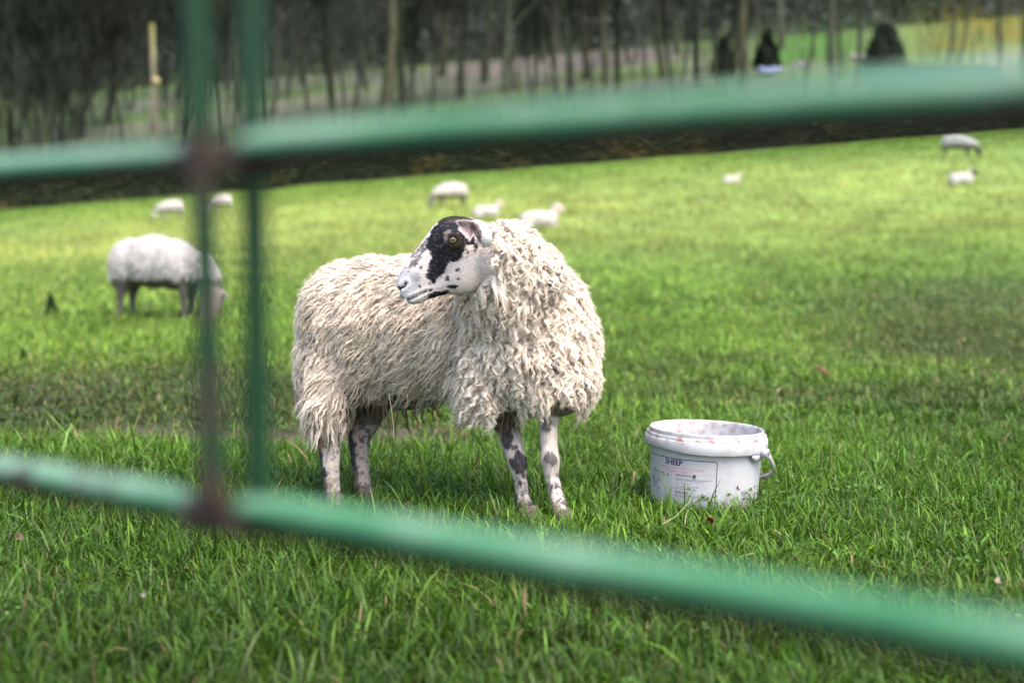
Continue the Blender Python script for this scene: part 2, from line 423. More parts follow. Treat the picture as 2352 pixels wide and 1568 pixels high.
def clump_ids(p, K, seed):
    r = np.random.default_rng(seed); lead = r.choice(len(p), K, replace=False); out = np.zeros(len(p), int)
    for i in range(0, len(p), 2000):
        d = ((p[i:i+2000, None]-p[lead][None])**2).sum(-1); out[i:i+2000] = d.argmin(1)
    return lead, out
def locks(root, nrm, flow, L, rad, c0, c1, seed, nring=8, nside=6, ribbons=0, clump=0, K=0, crimp=.12, stick=.9, rw=.0012, wide=1.0):
    """staples of wool: tapered, crimped, lobed tufts which leave the skin along nrm and fall along flow"""
    r = np.random.default_rng(seed); N = len(root); t = np.linspace(0, 1, nring)[None, :, None]
    d = nrm[:, None]*stick*(1-t)**1.4+flow[:, None]*(.25+1.1*t); d = norm(d)
    step = L[:, None, None]/(nring-1)
    path = root[:, None]+np.concatenate([np.zeros((N, 1, 3)), np.cumsum((d[:, 1:]+d[:, :-1])/2*step, 1)], 1)
    if clump and K:
        lead, cid = clump_ids(root, K, seed+1); le = path[lead][cid]
        path = path+(le-path)*clump*(t**1.3)
    T = norm(np.gradient(path, axis=1)); A = norm(np.cross(T, nrm[:, None]+1e-3)); B = np.cross(A, T)
    ph = r.uniform(0, 6.28, (N, 1, 1)); fr = r.uniform(9, 17, (N, 1, 1))
    amp = (rad*crimp*5)[:, None, None]*t
    path = path+A*np.sin(t*fr+ph)*amp*.6+B*np.cos(t*fr*.9+ph*1.7)*amp*.35
    prof = np.interp(np.linspace(0, 1, nring), [0, .25, .6, .85, 1], [.85, 1, .78, .45, .08])[None, :, None, None]
    th = (np.arange(nside)/nside*2*math.pi)[None, None, :]+r.uniform(0, 6, (N, 1, 1))+t*2.0
    lob = 1+.28*np.where(np.arange(nside) % 2, 1, -1)[None, None, :]+r.normal(0, .10, (N, nring, nside))
    rr = (rad[:, None, None, None]*prof)*lob[..., None]
    v = path[:, :, None]+rr*(A[:, :, None]*np.cos(th)[..., None]*wide+B[:, :, None]*np.sin(th)[..., None]*.8)
    i = np.arange(nring-1)[:, None]*nside; j = np.arange(nside)[None]; j2 = (j+1) % nside
    f0 = np.stack([i+j, i+j2, i+nside+j2, i+nside+j], -1).reshape(-1, 4)
    f = (np.arange(N)[:, None, None]*nring*nside+f0[None]).reshape(-1, 4)
    cc = c0[:, None]*(1-t)+c1[:, None]*t
    cv = np.repeat(cc[:, :, None], nside, 2)*(1+.10*(lob[..., None]-1))
    V, F, C = [v.reshape(-1, 3)], [f], [cv.reshape(-1, 3)]; base = N*nring*nside
    for k in range(ribbons):
        a = r.uniform(0, 6.28, (N, 1, 1)); ext = r.uniform(.9, 1.25, (N, 1, 1)); off = r.uniform(.6, 1.35, (N, 1, 1))
        pth = root[:, None]+(path-root[:, None])*ext
        rr1 = rad[:, None, None]*off*(1-.55*t)
        ph = r.uniform(0, 6.28, (N, 1, 1)); fr = r.uniform(12, 26, (N, 1, 1))
        wv = (rad*.32)[:, None, None]*t
        c = pth+A*(np.cos(a+t*1.5)*rr1*wide+np.sin(t*fr+ph)*wv)+B*(np.sin(a+t*1.5)*rr1+np.cos(t*fr+ph)*wv*.7)
        s = norm(A*np.cos(a*3)+B*np.sin(a*3))*(rw/2)*(1-.6*t)
        vv = np.stack([c-s, c+s], 2).reshape(-1, 3)
        g0 = np.array([[2*q, 2*q+1, 2*q+3, 2*q+2] for q in range(nring-1)])
        V.append(vv); F.append((np.arange(N)[:, None, None]*nring*2+g0[None]).reshape(-1, 4)+base); base += N*nring*2
        cr = cc*r.uniform(.85, 1.18, (N, 1, 1)); C.append(np.repeat(cr, 2, 1).reshape(-1, 3))
    return np.concatenate(V), np.concatenate(F), np.concatenate(C)
def hairs(root, nrm, flow, L, wd, col, seed, lift=.25):
    r = np.random.default_rng(seed); N = len(root); t = np.linspace(0, 1, 3)[None, :, None]
    d = norm(norm(flow)[:, None]+nrm[:, None]*lift*(1-.8*t)); path = root[:, None]+d*t*L[:, None, None]
    s = norm(np.cross(d, nrm[:, None]+r.normal(0, .35, (N, 1, 3))))*(wd[:, None, None]/2)*(1-.8*t)
    v = np.stack([path-s, path+s], 2).reshape(-1, 3)
    f = (np.arange(N)[:, None, None]*6+np.array([[0, 1, 3, 2], [2, 3, 5, 4]])[None]).reshape(-1, 4)
    return v, f, np.repeat(col, 6, axis=0)

# ------------------------------------------------------------------ the ewe at the centre
def main_sheep():
    k = lambda Y: Y/FPX
    bm = bmesh.new()
    def el(px, py, Y, rx, rz, ry, rot=None):
        c = P(px, py, Y); ico(bm, c, (rx*k(Y), ry, rz*k(Y)), rot)
    ry = Matrix.Rotation
    # torso, rump at the left and farther, chest at the right and nearer
    el(797, 742, 4.60, 104, 140, .185)
    el(860, 740, 4.56, 125, 150, .20)
    el(945, 742, 4.52, 125, 152, .205)
    el(1060, 752, 4.46, 135, 160, .205)
    el(1180, 775, 4.36, 150, 168, .215)
    el(1218, 800, 4.30, 150, 160, .20)
    el(925, 845, 4.58, 135, 98, .12)       # bare belly
    el(1255, 870, 4.27, 112, 92, .15)
    el(1115, 870, 4.27, 72, 108, .11)      # near shoulder and forearm wool
    el(757, 845, 4.55, 68, 138, .11); el(800, 835, 4.54, 70, 90, .12); el(757, 905, 4.49, 50, 78, .080)      # near thigh
    el(860, 860, 4.68, 60, 100, .09)      # far thigh
    # neck
    for t in np.linspace(0, 1, 9):
        el(1208-70*t, 735-145*t, 4.28-.20*t, 138-64*t, 130-58*t, .17-.075*t)
    el(1165, 600, 4.12, 70, 78, .10)
    el(1205, 640, 4.16, 80, 80, .12)
    # legs
    def leg(pts, toes):
        limb(bm, [(P(x, y, Y), r*k(Y)) for x, y, Y, r in pts])
        x, y, Y = toes
        for s in (-1, 1):
            c = P(x+s*9+2, y-8, Y-.012)
            ico(bm, (c[0], c[1]-.006, .022), (.0165, .030, .024), Matrix.Rotation(-.25*s, 4, 'Z'))
            ico(bm, (c[0], c[1]-.016, .010), (.017, .028, .014))
    leg([(752, 930, 4.46, 50), (754, 985, 4.45, 36), (757, 1021, 4.45, 28), (759, 1073, 4.43, 21.5), (762, 1115, 4.42, 20), (764, 1145, 4.41, 21), (766, 1156, 4.40, 20)], (768, 1166, 4.39))
    leg([(862, 900, 4.66, 52), (845, 950, 4.62, 38), (825, 1005, 4.60, 27), (826, 1050, 4.57, 21.5), (831, 1095, 4.54, 20), (835, 1130, 4.52, 22), (838, 1144, 4.51, 21)], (840, 1152, 4.50))
    leg([(1150, 930, 4.30, 44), (1166, 985, 4.28, 27), (1177, 1021, 4.27, 26), (1189, 1062, 4.25, 22.5), (1194, 1096, 4.25, 16), (1201, 1141, 4.25, 15.5), (1208, 1172, 4.21, 19), (1211, 1184, 4.20, 18)], (1214, 1192, 4.19))
    leg([(1262, 930, 4.25, 36), (1259, 975, 4.22, 22), (1261, 1021, 4.20, 20), (1264, 1056, 4.18, 22), (1267, 1092, 4.18, 16.5), (1277, 1130, 4.17, 15), (1286, 1172, 4.12, 18), (1291, 1190, 4.11, 18)], (1295, 1206, 4.10))
    # head: lofted cross-sections from the nose to the poll
    st = [((912.5, 655), (916, 671), 6, .0), ((912.5, 646), (922, 682), 15, .0), ((914, 637), (932, 690), 21, 0), ((920, 625), (950, 699), 26, 0), ((932, 604), (968, 696), 29, 0),
          ((948, 583), (988, 686), 32, 0), ((964, 562), (1012, 679), 35, 0), ((979, 541), (1038, 676), 41, 0), ((994, 521), (1060, 676), 49, 0), ((1012, 504), (1082, 673), 54, 0),
          ((1036, 497), (1100, 662), 54, 0), ((1062, 498), (1116, 652), 52, 0), ((1090, 504), (1132, 645), 50, 0), ((1122, 516), (1150, 640), 48, 0)]
    n = 28; rows = []; Yh = 4.02
    for i, (T, B, hw, _) in enumerate(st):
        s = i/(len(st)-1); Y = Yh+.05*s
        a = P(T[0], T[1], Y); b = P(B[0], B[1], Y); c = (a+b)/2; up = (a-b)/2; out = np.array([-.10, -1, 0]); out /= np.linalg.norm(out)
        hwm = hw*k(Y)
        row = []
        for j in range(n):
            th = 2*math.pi*j/n; ct, sn = math.cos(th), math.sin(th)
            e = .86
            cx = math.copysign(abs(ct)**e, ct); sx = math.copysign(abs(sn)**e, sn)
            pr = 1-.16*max(0, -cx)*(.4+.6*s)-.10*max(0, cx)*(1-s)     # jaw narrower, bridge narrower
            row.append(c+up*cx+out*hwm*sx*pr)
        rows.append([bm.verts.new(Vector(p)) for p in row])
    for r0, r1 in zip(rows[:-1], rows[1:]):
        for j in range(n): bm.faces.new((r0[j], r0[(j+1) % n], r1[(j+1) % n], r1[j]))
    bm.faces.new(rows[0][::-1]); bm.faces.new(rows[-1])
    bmesh.ops.recalc_face_normals(bm, faces=bm.faces)
    # brow, cheek and jaw bulges
    ico(bm, P(1040, 549, 4.02-.045), (.034, .026, .030), sub=3)
    v, nr, f = remesh(bm, .0042, 5, 'ewe')
    px = inv(v)
    ishead = (v[:, 1] < 4.125) & (px[:, 1] < 712) & (px[:, 0] < 1165)
    # sculpt the face: U,V are the crop coordinates in which the markings were measured
    def UV(p): return np.stack([(p[:, 0]-895.8)/.14648, (p[:, 1]-482.3)/.14648], 1)
    uv = UV(px); near = ishead & (nr[:, 1] < .25)
    def dseg(q, pl):
        d = np.full(len(q), 1e9)
        for (x1, y1), (x2, y2) in zip(pl[:-1], pl[1:]):
            a = np.array([x1, y1]); b = np.array([x2, y2]); t = np.clip(((q-a)@(b-a))/((b-a)@(b-a)), 0, 1)
            d = np.minimum(d, np.linalg.norm(q-(a+t[:, None]*(b-a)), axis=1))
        return d
    MOUTH = [(215, 1410), (320, 1390), (440, 1335), (560, 1270)]
    NOST = [(125, 1300), (150, 1230), (215, 1200), (245, 1150)]
    EYE = np.array([1003, 470.])
    disp = np.zeros(len(v))
    dm = dseg(uv, MOUTH); disp -= .0075*np.exp(-(dm/20)**2)*ishead; disp += .0025*np.exp(-((dm-48)/26)**2)*ishead
    dn = dseg(uv, NOST); disp -= .008*np.exp(-(dn/22)**2)*near; disp += .003*np.exp(-((dn-55)/22)**2)*near
    de = np.hypot((uv[:, 0]-EYE[0])/1.15, uv[:, 1]-EYE[1]); 
    disp -= .0075*np.exp(-(de/52)**2)*near; disp += .0022*np.exp(-((de-98)/26)**2)*near
    tear = dseg(uv, [(930, 500), (860, 540), (800, 600)]); disp -= .003*np.exp(-(tear/20)**2)*near
    cheek = dseg(uv, [(640, 1180), (900, 1000), (1100, 800)]); disp -= .0025*np.exp(-(cheek/60)**2)*near
    v = v+nr*disp[:, None]
    # coat colour
    DARK = [(790,130),(900,70),(1140,60),(1330,140),(1230,200),(1100,200),(1060,300),(1150,400),(1250,450),(1250,350),(1310,350),(1365,600),(1350,660),(1310,640),(1290,520),(1200,560),(1150,660),(1110,770),(1060,825),(960,800),(890,870),(860,980),(740,1060),(720,1130),(690,1160),(600,1090),(550,1010),(600,930),(610,830),(650,740),(600,650),(560,560),(600,440),(640,330),(720,230)]
    def paint(p3):
        q = inv(p3); u = UV(q); N = len(q)
        jit = np.stack([noise(u, .02, 51)-.5, noise(u, .02, 52)-.5], 1)*55+np.stack([noise(u, .08, 53)-.5, noise(u, .08, 54)-.5], 1)*26
        uj = u+jit; fine = noise(u, .05, 55, 2); mot = noise(u*np.array([1, 1.0]), .018, 56)
        white = np.array([.72, .63, .59]); grey = np.array([.50, .48, .50]); black = np.array([.016, .015, .019]); brown = np.array([.085, .062, .052])
        c = np.tile(white, (N, 1)); c *= (.9+.2*fine)[:, None]
        mz = (1-sstep(300, 620, uj[:, 0]+.15*(uj[:, 1]-1100)))*sstep(820, 1000, uj[:, 1]); c = c*(1-mz[:, None])+grey*mz[:, None]
        gm = np.exp(-(np.hypot(uj[:, 0]-410, uj[:, 1]-1080)/75)**2)[:, None]*.65; c = c*(1-gm)+np.array([.15, .14, .16])*gm
        br = 1.0*inpoly(uj, [(230, 900), (300, 740), (440, 590), (560, 440), (640, 420), (600, 600), (520, 660), (430, 860), (330, 900)]).astype(float)*sstep(.38, .55, fine*.5+mot*.5)
        c = c*(1-br[:, None]*.85)+black*2*br[:, None]*.85
        dk = inpoly(uj, DARK).astype(float)[:, None]; c = c*(1-dk)+black*dk
        top = (np.clip(1-sstep(130, 230, uj[:, 1]+.35*(uj[:, 0]-900)*0), 0, 1)*dk[:, 0])[:, None]*.7; c = c*(1-top)+np.array([.06, .048, .036])*top
        be = np.hypot((uj[:, 0]-980)/190, (uj[:, 1]-530)/200); be = be+(noise(u, .012, 57)-.5)*1.1; be = (1-sstep(.55, 1.05, be))[:, None]*(.25+.75*sstep(.35, .65, mot))[:, None]; c = c*(1-be)+brown*1.35*be
        wb = inpoly(uj, [(830, 420), (850, 340), (930, 300), (950, 330), (900, 400), (880, 480), (820, 590), (790, 590), (830, 500)]).astype(float)[:, None]*.7; c = c*(1-wb)+np.array([.28, .23, .20])*wb
        for pl in ([(590,1320),(700,1285),(900,1245),(940,1290),(800,1345),(590,1395)], [(890,1180),(1000,1165),(1065,1195),(1010,1235),(900,1215)], [(590,1250),(660,1200),(665,1240),(620,1285)]):
            m = inpoly(u+jit*.6, pl).astype(float)[:, None]; c = c*(1-m)+black*m
        for sx, sy, sr, st_ in ((1062, 938, 42, 1), (890, 1070, 32, 1.3), (1060, 1080, 26, .8), (1212, 665, 16, 2.2), (1205, 748, 22, .9), (612, 1148, 24, 1), (480, 890, 20, .8), (290, 965, 18, .8), (455, 1200, 26, 1), (1280, 650, 12, 1), (700, 1000, 30, 1)):
            m = (np.hypot(uj[:, 0]-sx, (uj[:, 1]-sy)/st_) < sr).astype(float)[:, None]*.9; c = c*(1-m)+black*1.3*m
        em = (np.hypot((u[:, 0]-EYE[0])/1.15, u[:, 1]-EYE[1]) < 60).astype(float)[:, None]; c = c*(1-em)+black*em
        tm = (dseg(u, [(930, 510), (860, 545), (800, 600)]) < 11).astype(float)[:, None]; c = c*(1-tm)+black*tm
        nm = (dseg(u, NOST) < 21).astype(float)[:, None]; c = c*(1-nm)+np.array([.018, .008, .02])*nm
        mm = (dseg(u, MOUTH) < 15).astype(float)[:, None]; c = c*(1-mm)+black*mm
        # legs
        leg = q[:, 1] > 930; ql = q+np.stack([noise(q, .09, 61)-.5, noise(q, .09, 62)-.5], 1)*16
        n3 = noise(p3, 60, 63, 2); n4 = noise(p3, 130, 64, 2)
        lc = np.tile(np.array([.64, .56, .50]), (N, 1))*(.65+.55*n3)[:, None]
        def blend(m, col):
            nonlocal lc
            m = np.clip(m, 0, 1)[:, None]; lc = lc*(1-m)+np.array(col)*m
        hind = q[:, 0] < 900
        blend(hind*(q[:, 0] > 792)*.65, (.15, .125, .105)); blend(hind*(q[:, 0] < 792)*.25, (.20, .17, .14))
        edge1 = np.interp(q[:, 1], [960, 1021, 1073, 1124, 1160], [728, 734, 742, 748, 748]); blend((hind & (ql[:, 0] < edge1+4))*.95, black*1.5)
        edge2 = np.interp(q[:, 1], [960, 1021, 1090, 1141, 1160], [802, 806, 815, 820, 822]); blend((hind & (ql[:, 0] > 792) & (ql[:, 0] < edge2+6))*.95, black*1.5)
        blend(hind*(q[:, 0] > 792)*sstep(.56, .62, n3)*.8, black*2)
        blend(hind*sstep(.66, .7, n4)*.7, black*2)
        for x, y, a, b, s_ in ((1191, 1060, 19, 24, .95), (1165, 1008, 12, 20, .9), (1158, 975, 22, 18, .8), (1265, 1050, 18, 15, .8), (1252, 972, 16, 16, .75), (1180, 1026, 8, 9, .9), (1196, 1107, 5, 9, .9), (1263, 1140, 4, 9, .9)):
            blend((np.hypot((ql[:, 0]-x)/a, (ql[:, 1]-y)/b) < 1)*s_, black*1.6)
        blend((~hind)*(q[:, 1] > 1085)*sstep(.57, .60, n4)*.9, np.array([.05, .05, .075]))
        blend((p3[:, 2] < .048)*.85, (.06, .05, .035)); blend((p3[:, 2] < .09)*(p3[:, 2] > .03)*sstep(.45, .6, n3)*.6, (.16, .13, .09))
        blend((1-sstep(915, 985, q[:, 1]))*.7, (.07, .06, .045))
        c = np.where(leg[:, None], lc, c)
        return c
    col = paint(v)
    tors = ~ishead & (px[:, 1] < 935)
    col = np.where(tors[:, None], np.array([.50, .42, .35]), col)
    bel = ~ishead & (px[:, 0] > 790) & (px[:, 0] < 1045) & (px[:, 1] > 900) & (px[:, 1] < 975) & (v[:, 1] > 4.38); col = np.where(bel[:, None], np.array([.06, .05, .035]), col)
    for ax_, ay_, ar_ in ((1163, 942, 24), (1292, 932, 26)): col[np.hypot((px[:, 0]-ax_)/1.2, px[:, 1]-ay_) < ar_] = (.07, .055, .04)  # dark hollows beside the forelegs: shade painted into the coat
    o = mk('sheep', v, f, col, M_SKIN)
    tag(o, 'large cream woolly sheep with black and white face looking back, standing beside the white bucket', 'sheep')
    # where there is fleece
    wb = np.interp(px[:, 1], [490, 590, 640, 700, 720], [1126, 1128, 1120, 1075, 1060])
    head_m = (v[:, 1] < 4.13) & (px[:, 0] < wb) & (px[:, 1] < 706)
    ybot = np.interp(px[:, 0], [690, 720, 800, 812, 900, 1040, 1060, 1195, 1215, 1300, 1400], [900, 985, 978, 905, 910, 925, 960, 950, 935, 940, 930])
    mask = (~head_m & (px[:, 1] < ybot)).astype(float)
    for ax_, ay_, ar_ in ((1163, 942, 22), (1292, 932, 24)): mask[np.hypot((px[:, 0]-ax_)/1.2, px[:, 1]-ay_) < ar_] = 0
    fm = (v[:, 1] > 4.55) & (px[:, 1] > 880); mask[fm] = 0
    def flow_at(p, n):
        q = inv(p); chest = sstep(1040, 1170, q[:, 0])
        fl = np.zeros_like(p); fl[:, 2] = -1; fl[:, 0] = -.85*(1-chest)-.12*chest; fl[:, 1] = .05
        back = sstep(.55, .95, n[:, 2]); fl[:, 0] -= 1.2*back*(1-chest); fl[:, 1] -= .35*back
        rump = 1-sstep(690, 800, q[:, 0]); fl[:, 0] += (.35+.45*sstep(820, 900, q[:, 1]))*rump
        rs = sstep(1250, 1370, q[:, 0]); fl[:, 0] += .30*rs
        fl += np.stack([noise(p, 14, 71)-.5, noise(p, 14, 72)-.5, noise(p, 14, 73)-.5], 1)*1.7+(np.stack([noise(p, 45, 74), noise(p, 45, 75), noise(p, 45, 76)], 1)-.5)*1.2
        fl -= n*(fl*n).sum(1, keepdims=True)*.75
        return norm(fl), q, chest
    def wool_cols(p, q, n, seed):
        r = np.random.default_rng(seed); N = len(p)
        base = np.array([.93, .87, .79]); warm = np.array([.85, .75, .62]); pinkw = np.array([.94, .86, .81])
        a = noise(p, 9, 81)[:, None]; c = base*(1-a)+(warm*.5+pinkw*.5)*a
        c = c*r.normal(1, .07, N)[:, None]*(.9+.2*noise(p, 25, 82))[:, None]
        tip = c*np.array([.98, .93, .86])
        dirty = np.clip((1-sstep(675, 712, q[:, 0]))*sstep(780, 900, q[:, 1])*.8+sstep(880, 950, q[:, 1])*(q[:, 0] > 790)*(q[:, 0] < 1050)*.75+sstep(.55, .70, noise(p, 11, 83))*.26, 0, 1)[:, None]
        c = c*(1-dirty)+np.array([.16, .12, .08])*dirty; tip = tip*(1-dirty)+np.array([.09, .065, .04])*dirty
        return c*np.array([.90, .86, .82]), tip
    m = MB()
    # undercoat: dense short locks everywhere
    N = 9500; p, n = sample(v, nr, f, mask, N, 101); fl, q, chest = flow_at(p, n); r = np.random.default_rng(5)
    topm = sstep(.45, .9, n[:, 2]); thigh = (1-sstep(770, 820, q[:, 0]))*sstep(820, 900, q[:, 1])
    L = (.034-.004*chest-.012*topm+.004*thigh)*r.uniform(.6, 1.35, N); rad = (.0040+.0020*chest)*r.uniform(.6, 1.4, N)*(.65+.7*noise(p, 16, 84))
    c0, c1 = wool_cols(p, q, n, 1); nk = (1-sstep(1125, 1175, q[:, 0]))*(1-sstep(640, 720, q[:, 1]))*(p[:, 1] < 4.3); L = L*(1-.62*nk); rad = rad*(1-.4*nk)
    m.add(*locks(p-n*.012, n, fl, L, rad, c0, c1, 11, nring=8, ribbons=7, clump=.40, K=2300, crimp=.22, stick=1.0, rw=.0009))
    # long staples of flank and thigh
    side = mask*(1-sstep(1020, 1120, px[:, 0])); N = 2600; p, n = sample(v, nr, f, side, N, 102); fl, q, chest = flow_at(p, n)
    topm = sstep(.4, .85, n[:, 2]); thigh = (1-sstep(760, 815, q[:, 0]))*sstep(840, 930, q[:, 1]); low = sstep(820, 905, q[:, 1])
    L = (.044-.018*topm+.012*thigh+.006*low)*r.uniform(.6, 1.4, N); rad = .0034*r.uniform(.5, 1.3, N)
    c0, c1 = wool_cols(p, q, n, 2)
    m.add(*locks(p, n, fl, L, rad, c0, c1, 12, nring=12, ribbons=8, clump=.35, K=700, crimp=.34, stick=.65, rw=.0009))
    # thick ringlets of neck and chest
    ch = mask*sstep(1050, 1130, px[:, 0])*(1-(px[:, 0] < 1138)*(px[:, 1] < 620))*(.35+.65*(nr[:, 1] < .2)); N = 2300; p, n = sample(v, nr, f, ch, N, 103); fl, q, chest = flow_at(p, n)
    edge = sstep(1290, 1370, q[:, 0]); up = 1-sstep(560, 700, q[:, 1])
    L = (.050-.012*edge-.004*up)*r.uniform(.55, 1.4, N); rad = (.0072-.0028*edge)*r.uniform(.5, 1.3, N)
    c0, c1 = wool_cols(p, q, n, 3); paler = (r.random(N) < .3)[:, None]*.12; c0 = c0*(1-paler)+paler; c1 = c1*(1-paler)+paler  # some ringlets made paler at random
    m.add(*locks(p-n*.004, n, fl, L, rad, c0*1.03, c1, 13, nring=14, nside=8, ribbons=12, clump=.25, K=600, crimp=.36, stick=1.5, rw=.0010, wide=1.15))
    # a few long pale ropes below the ear and down the chest
    R2 = [((1160, 560), (1178, 625), .012), ((1135, 640), (1150, 740), .010), ((1150, 650), (1185, 760), .012), ((1172, 745), (1200, 840), .014), ((1195, 800), (1212, 880), .012), ((1110, 660), (1128, 740), .009), ((1096, 700), (1112, 780), .010), ((1240, 590), (1262, 640), .010), ((1165, 510), (1175, 545), .012), ((1090, 730), (1100, 820), .011)]
    kd = [(a, b, rr) for a, b, rr in R2]; rp = []; rn = []; rf = []; rl = []; rr_ = []
    for (a, b, rr) in kd:
        dd = np.hypot(px[:, 0]-a[0], px[:, 1]-a[1]); cand = np.argsort(dd+40*(v[:, 1] > 4.5))[:25]; i = cand[np.argmin(v[cand, 1])]
        for s in range(3):
            rp.append(v[i]+np.array([random.uniform(-.008, .008), -.006, 0])); rn.append(nr[i]); d = P(*b, v[i, 1]-.03)-P(*a, v[i, 1]); rl.append(np.linalg.norm(d)*random.uniform(.45, .75)); rf.append(d/np.linalg.norm(d)); rr_.append(rr*random.uniform(.45, .75))
    rp, rn, rf = map(np.array, (rp, rn, rf)); cw = np.tile([.74, .66, .60], (len(rp), 1))
    m.add(*locks(rp, rn, rf, np.array(rl), np.array(rr_), cw, cw*np.array([.95, .88, .8]), 14, nring=14, nside=8, ribbons=14, crimp=.10, stick=.5, rw=.0012))
    # loose dirty threads hanging under the belly and at the tail
    TH = [(830, 905, 40), (850, 910, 60), (880, 925, 75), (905, 925, 90), (925, 930, 60), (960, 935, 55), (975, 935, 40), (1000, 930, 50), (1165, 955, 55), (1172, 950, 60), (1180, 955, 45), (700, 930, 60), (715, 960, 60), (690, 860, 40), (735, 985, 60), (760, 990, 70), (780, 985, 50), (1040, 950, 40), (870, 910, 95)]
    rp, rn, rf, rl = [], [], [], []
    for x, y, ln in TH:
        for s in range(4):
            xx = x+random.uniform(-9, 9); yy = y+random.uniform(-12, 4)
            dd = np.hypot(px[:, 0]-xx, px[:, 1]-yy); cand = np.where((dd < 14) & (mask > .5))[0]
            if len(cand) == 0: cand = np.argsort(dd)[:30]
            i = cand[np.argmin(v[cand, 1])]
            rp.append(v[i]); rn.append(nr[i]*.3); rl.append(ln*k(4.4)*random.uniform(.6, 1.25)); rf.append(norm(np.array([random.uniform(-.3, .3), random.uniform(-.2, .2), -1.])))
    cw = np.tile([.13, .10, .065], (len(rp), 1))
    m.add(*locks(np.array(rp), np.array(rn), np.array(rf), np.array(rl), np.full(len(rp), .0028), cw*2, cw, 15, nring=14, ribbons=5, crimp=.5, stick=.3, rw=.0012))
    N = 50000; p, n = sample(v, nr, f, mask, N, 107); fl, q, chest = flow_at(p, n); c0, c1 = wool_cols(p, q, n, 9)
    m.add(*hairs(p+n*(r.uniform(.004, .030, N)*(1-.45*sstep(.5, .9, n[:, 2])))[:, None]+fl*.012, n, fl+r.normal(0, .35, fl.shape), r.uniform(.007, .016, N), np.full(N, .0009), c1*r.uniform(.95, 1.1, (N, 1)), 8, lift=.35))
    m.build('fleece', M_WOOL, o)
    # short hair of face and legs
    hm = (ishead & (px[:, 0] < 1160)) | (px[:, 1] > 925); hm = hm & (np.hypot((uv[:, 0]-EYE[0])/1.15, uv[:, 1]-EYE[1]) > 70) | (hm & ~near)
    p, n = sample(v, nr, f, hm.astype(float), 52000, 104); q = inv(p); hc = paint(p)*r.normal(1.05, .16, len(p))[:, None]; gy = ((hc.mean(1) < .1) & (r.random(len(p)) < .13) & (q[:, 1] > 505))[:, None]; hc = np.where(gy, np.array([.30, .28, .28])*r.uniform(.4, 1.3, (len(p), 1)), hc)
    fl = np.where((q[:, 1] > 925)[:, None], np.array([.05, 0, -1.]), np.array([.85, .0, .05])); fl = fl+r.normal(0, .22, fl.shape); 
    fl = np.where(((q[:, 1] < 712) & (q[:, 1] > 600))[:, None], fl+np.array([.1, 0, -.45]), fl)
    fl -= n*(fl*n).sum(1, keepdims=True)
    L = np.where(q[:, 0] > 1085, .014, .0075)*r.uniform(.6, 1.4, len(p))
    poll = (q[:, 1] < 512) & (q[:, 0] > 1000); L = np.where(poll, L*1.8, L)
    mm = MB(); mm.add(*hairs(p, n, fl, L, np.full(len(p), .0009), hc, 3, lift=.30))
    mm.build('short_hair', M_WOOL, o)
    # eye
    eb = MB(); ec = P(1042.5, 551, 4.0)
    i = np.argmin(np.where(near, np.hypot(px[:, 0]-1042.7, px[:, 1]-551), 1e9)); ec[1] = v[i, 1]+.0045
    ax = norm(np.array([-.12, -1, .02])); sx = norm(np.cross(ax, [0, 0, 1])); sz = np.cross(sx, ax)
    nr_, ns = 24, 40; vv = []; cc = []
    for a in range(nr_+1):
        th = a/nr_*math.radians(100)
        for b in range(ns):
            ph = 2*math.pi*b/ns; d = ax*math.cos(th)+(sx*math.cos(ph)+sz*math.sin(ph))*math.sin(th)
            vv.append(ec+d*.0135)
            X = math.sin(th)*math.cos(ph)*.0135; Z = math.sin(th)*math.sin(ph)*.0135; rr = math.hypot(X, Z)
            if abs(X) < .0062 and abs(Z) < .0024*(1-.3*(X/.0062)**2)+.0006: c = (.004, .004, .006)
            elif rr < .0098: t = rr/.0098; c = (.50-.18*t, .30-.12*t, .08-.02*t)
            else: c = (.02, .014, .012)
            cc.append(c)
    i_ = np.arange(nr_)[:, None]*ns; j_ = np.arange(ns)[None]; j2 = (j_+1) % ns
    eb.add(vv, np.stack([i_+j_, i_+j2, i_+ns+j2, i_+ns+j_], -1).reshape(-1, 4), np.array(cc))
    eb.build('eye', mat('wet_eye', .08, attr=True, spec=.8, coat=1), o)
    lid = MB()
    for sgn, lo, hi in ((1, .06, .94), (-1, 1.06, 1.94)):
        th = np.linspace(lo, hi, 16)*math.pi
        path = ec+ax*.0085+np.cos(th)[:, None]*sx*.0128+np.sin(th)[:, None]*sz*(.0092 if sgn > 0 else .0098)+ax*(.003*np.abs(np.sin(th)))[:, None]
        lid.tube(path, np.interp(np.linspace(0, 1, 16), [0, .5, 1], [.0012, .0024, .0012]), 6, (.02, .016, .016))
    lid.build('eyelid', M_SKIN, o)
    # ears: cupped leaves drawn between an upper and a lower edge
    def ear(T, B, Y0, Y1, bulge):
        e = MB(); nu, nv = 26, 13; S_ = np.linspace(0, 1, nu); ks = np.linspace(0, 1, 7) if len(T) == 7 else np.linspace(0, 1, len(T))
        ks = np.array([0, .25, .45, .6, .75, .9, 1.])
        V = []; C = []
        for s in S_:
            tx, ty = [np.interp(s, ks, [q[i] for q in T]) for i in (0, 1)]; bx, by = [np.interp(s, ks, [q[i] for q in B]) for i in (0, 1)]
            for b in range(nv):
                t = b/(nv-1); x = tx+(bx-tx)*t; y = ty+(by-ty)*t; cup = 4*t*(1-t)
                V.append(P(x, y, Y0+(Y1-Y0)*s+bulge*cup*(1-2.0*sstep(.25, .6, s))*1.0))
                pin = np.array([.42, .33, .32]); 
                if s < .4: pin = np.array([.60, .56, .56])
                if .3 < s < .72 and t > .25: pin = np.array([.24, .18, .18])
                if t < .10 or t > .92: pin = np.array([.60, .52, .50])
                C.append(pin)
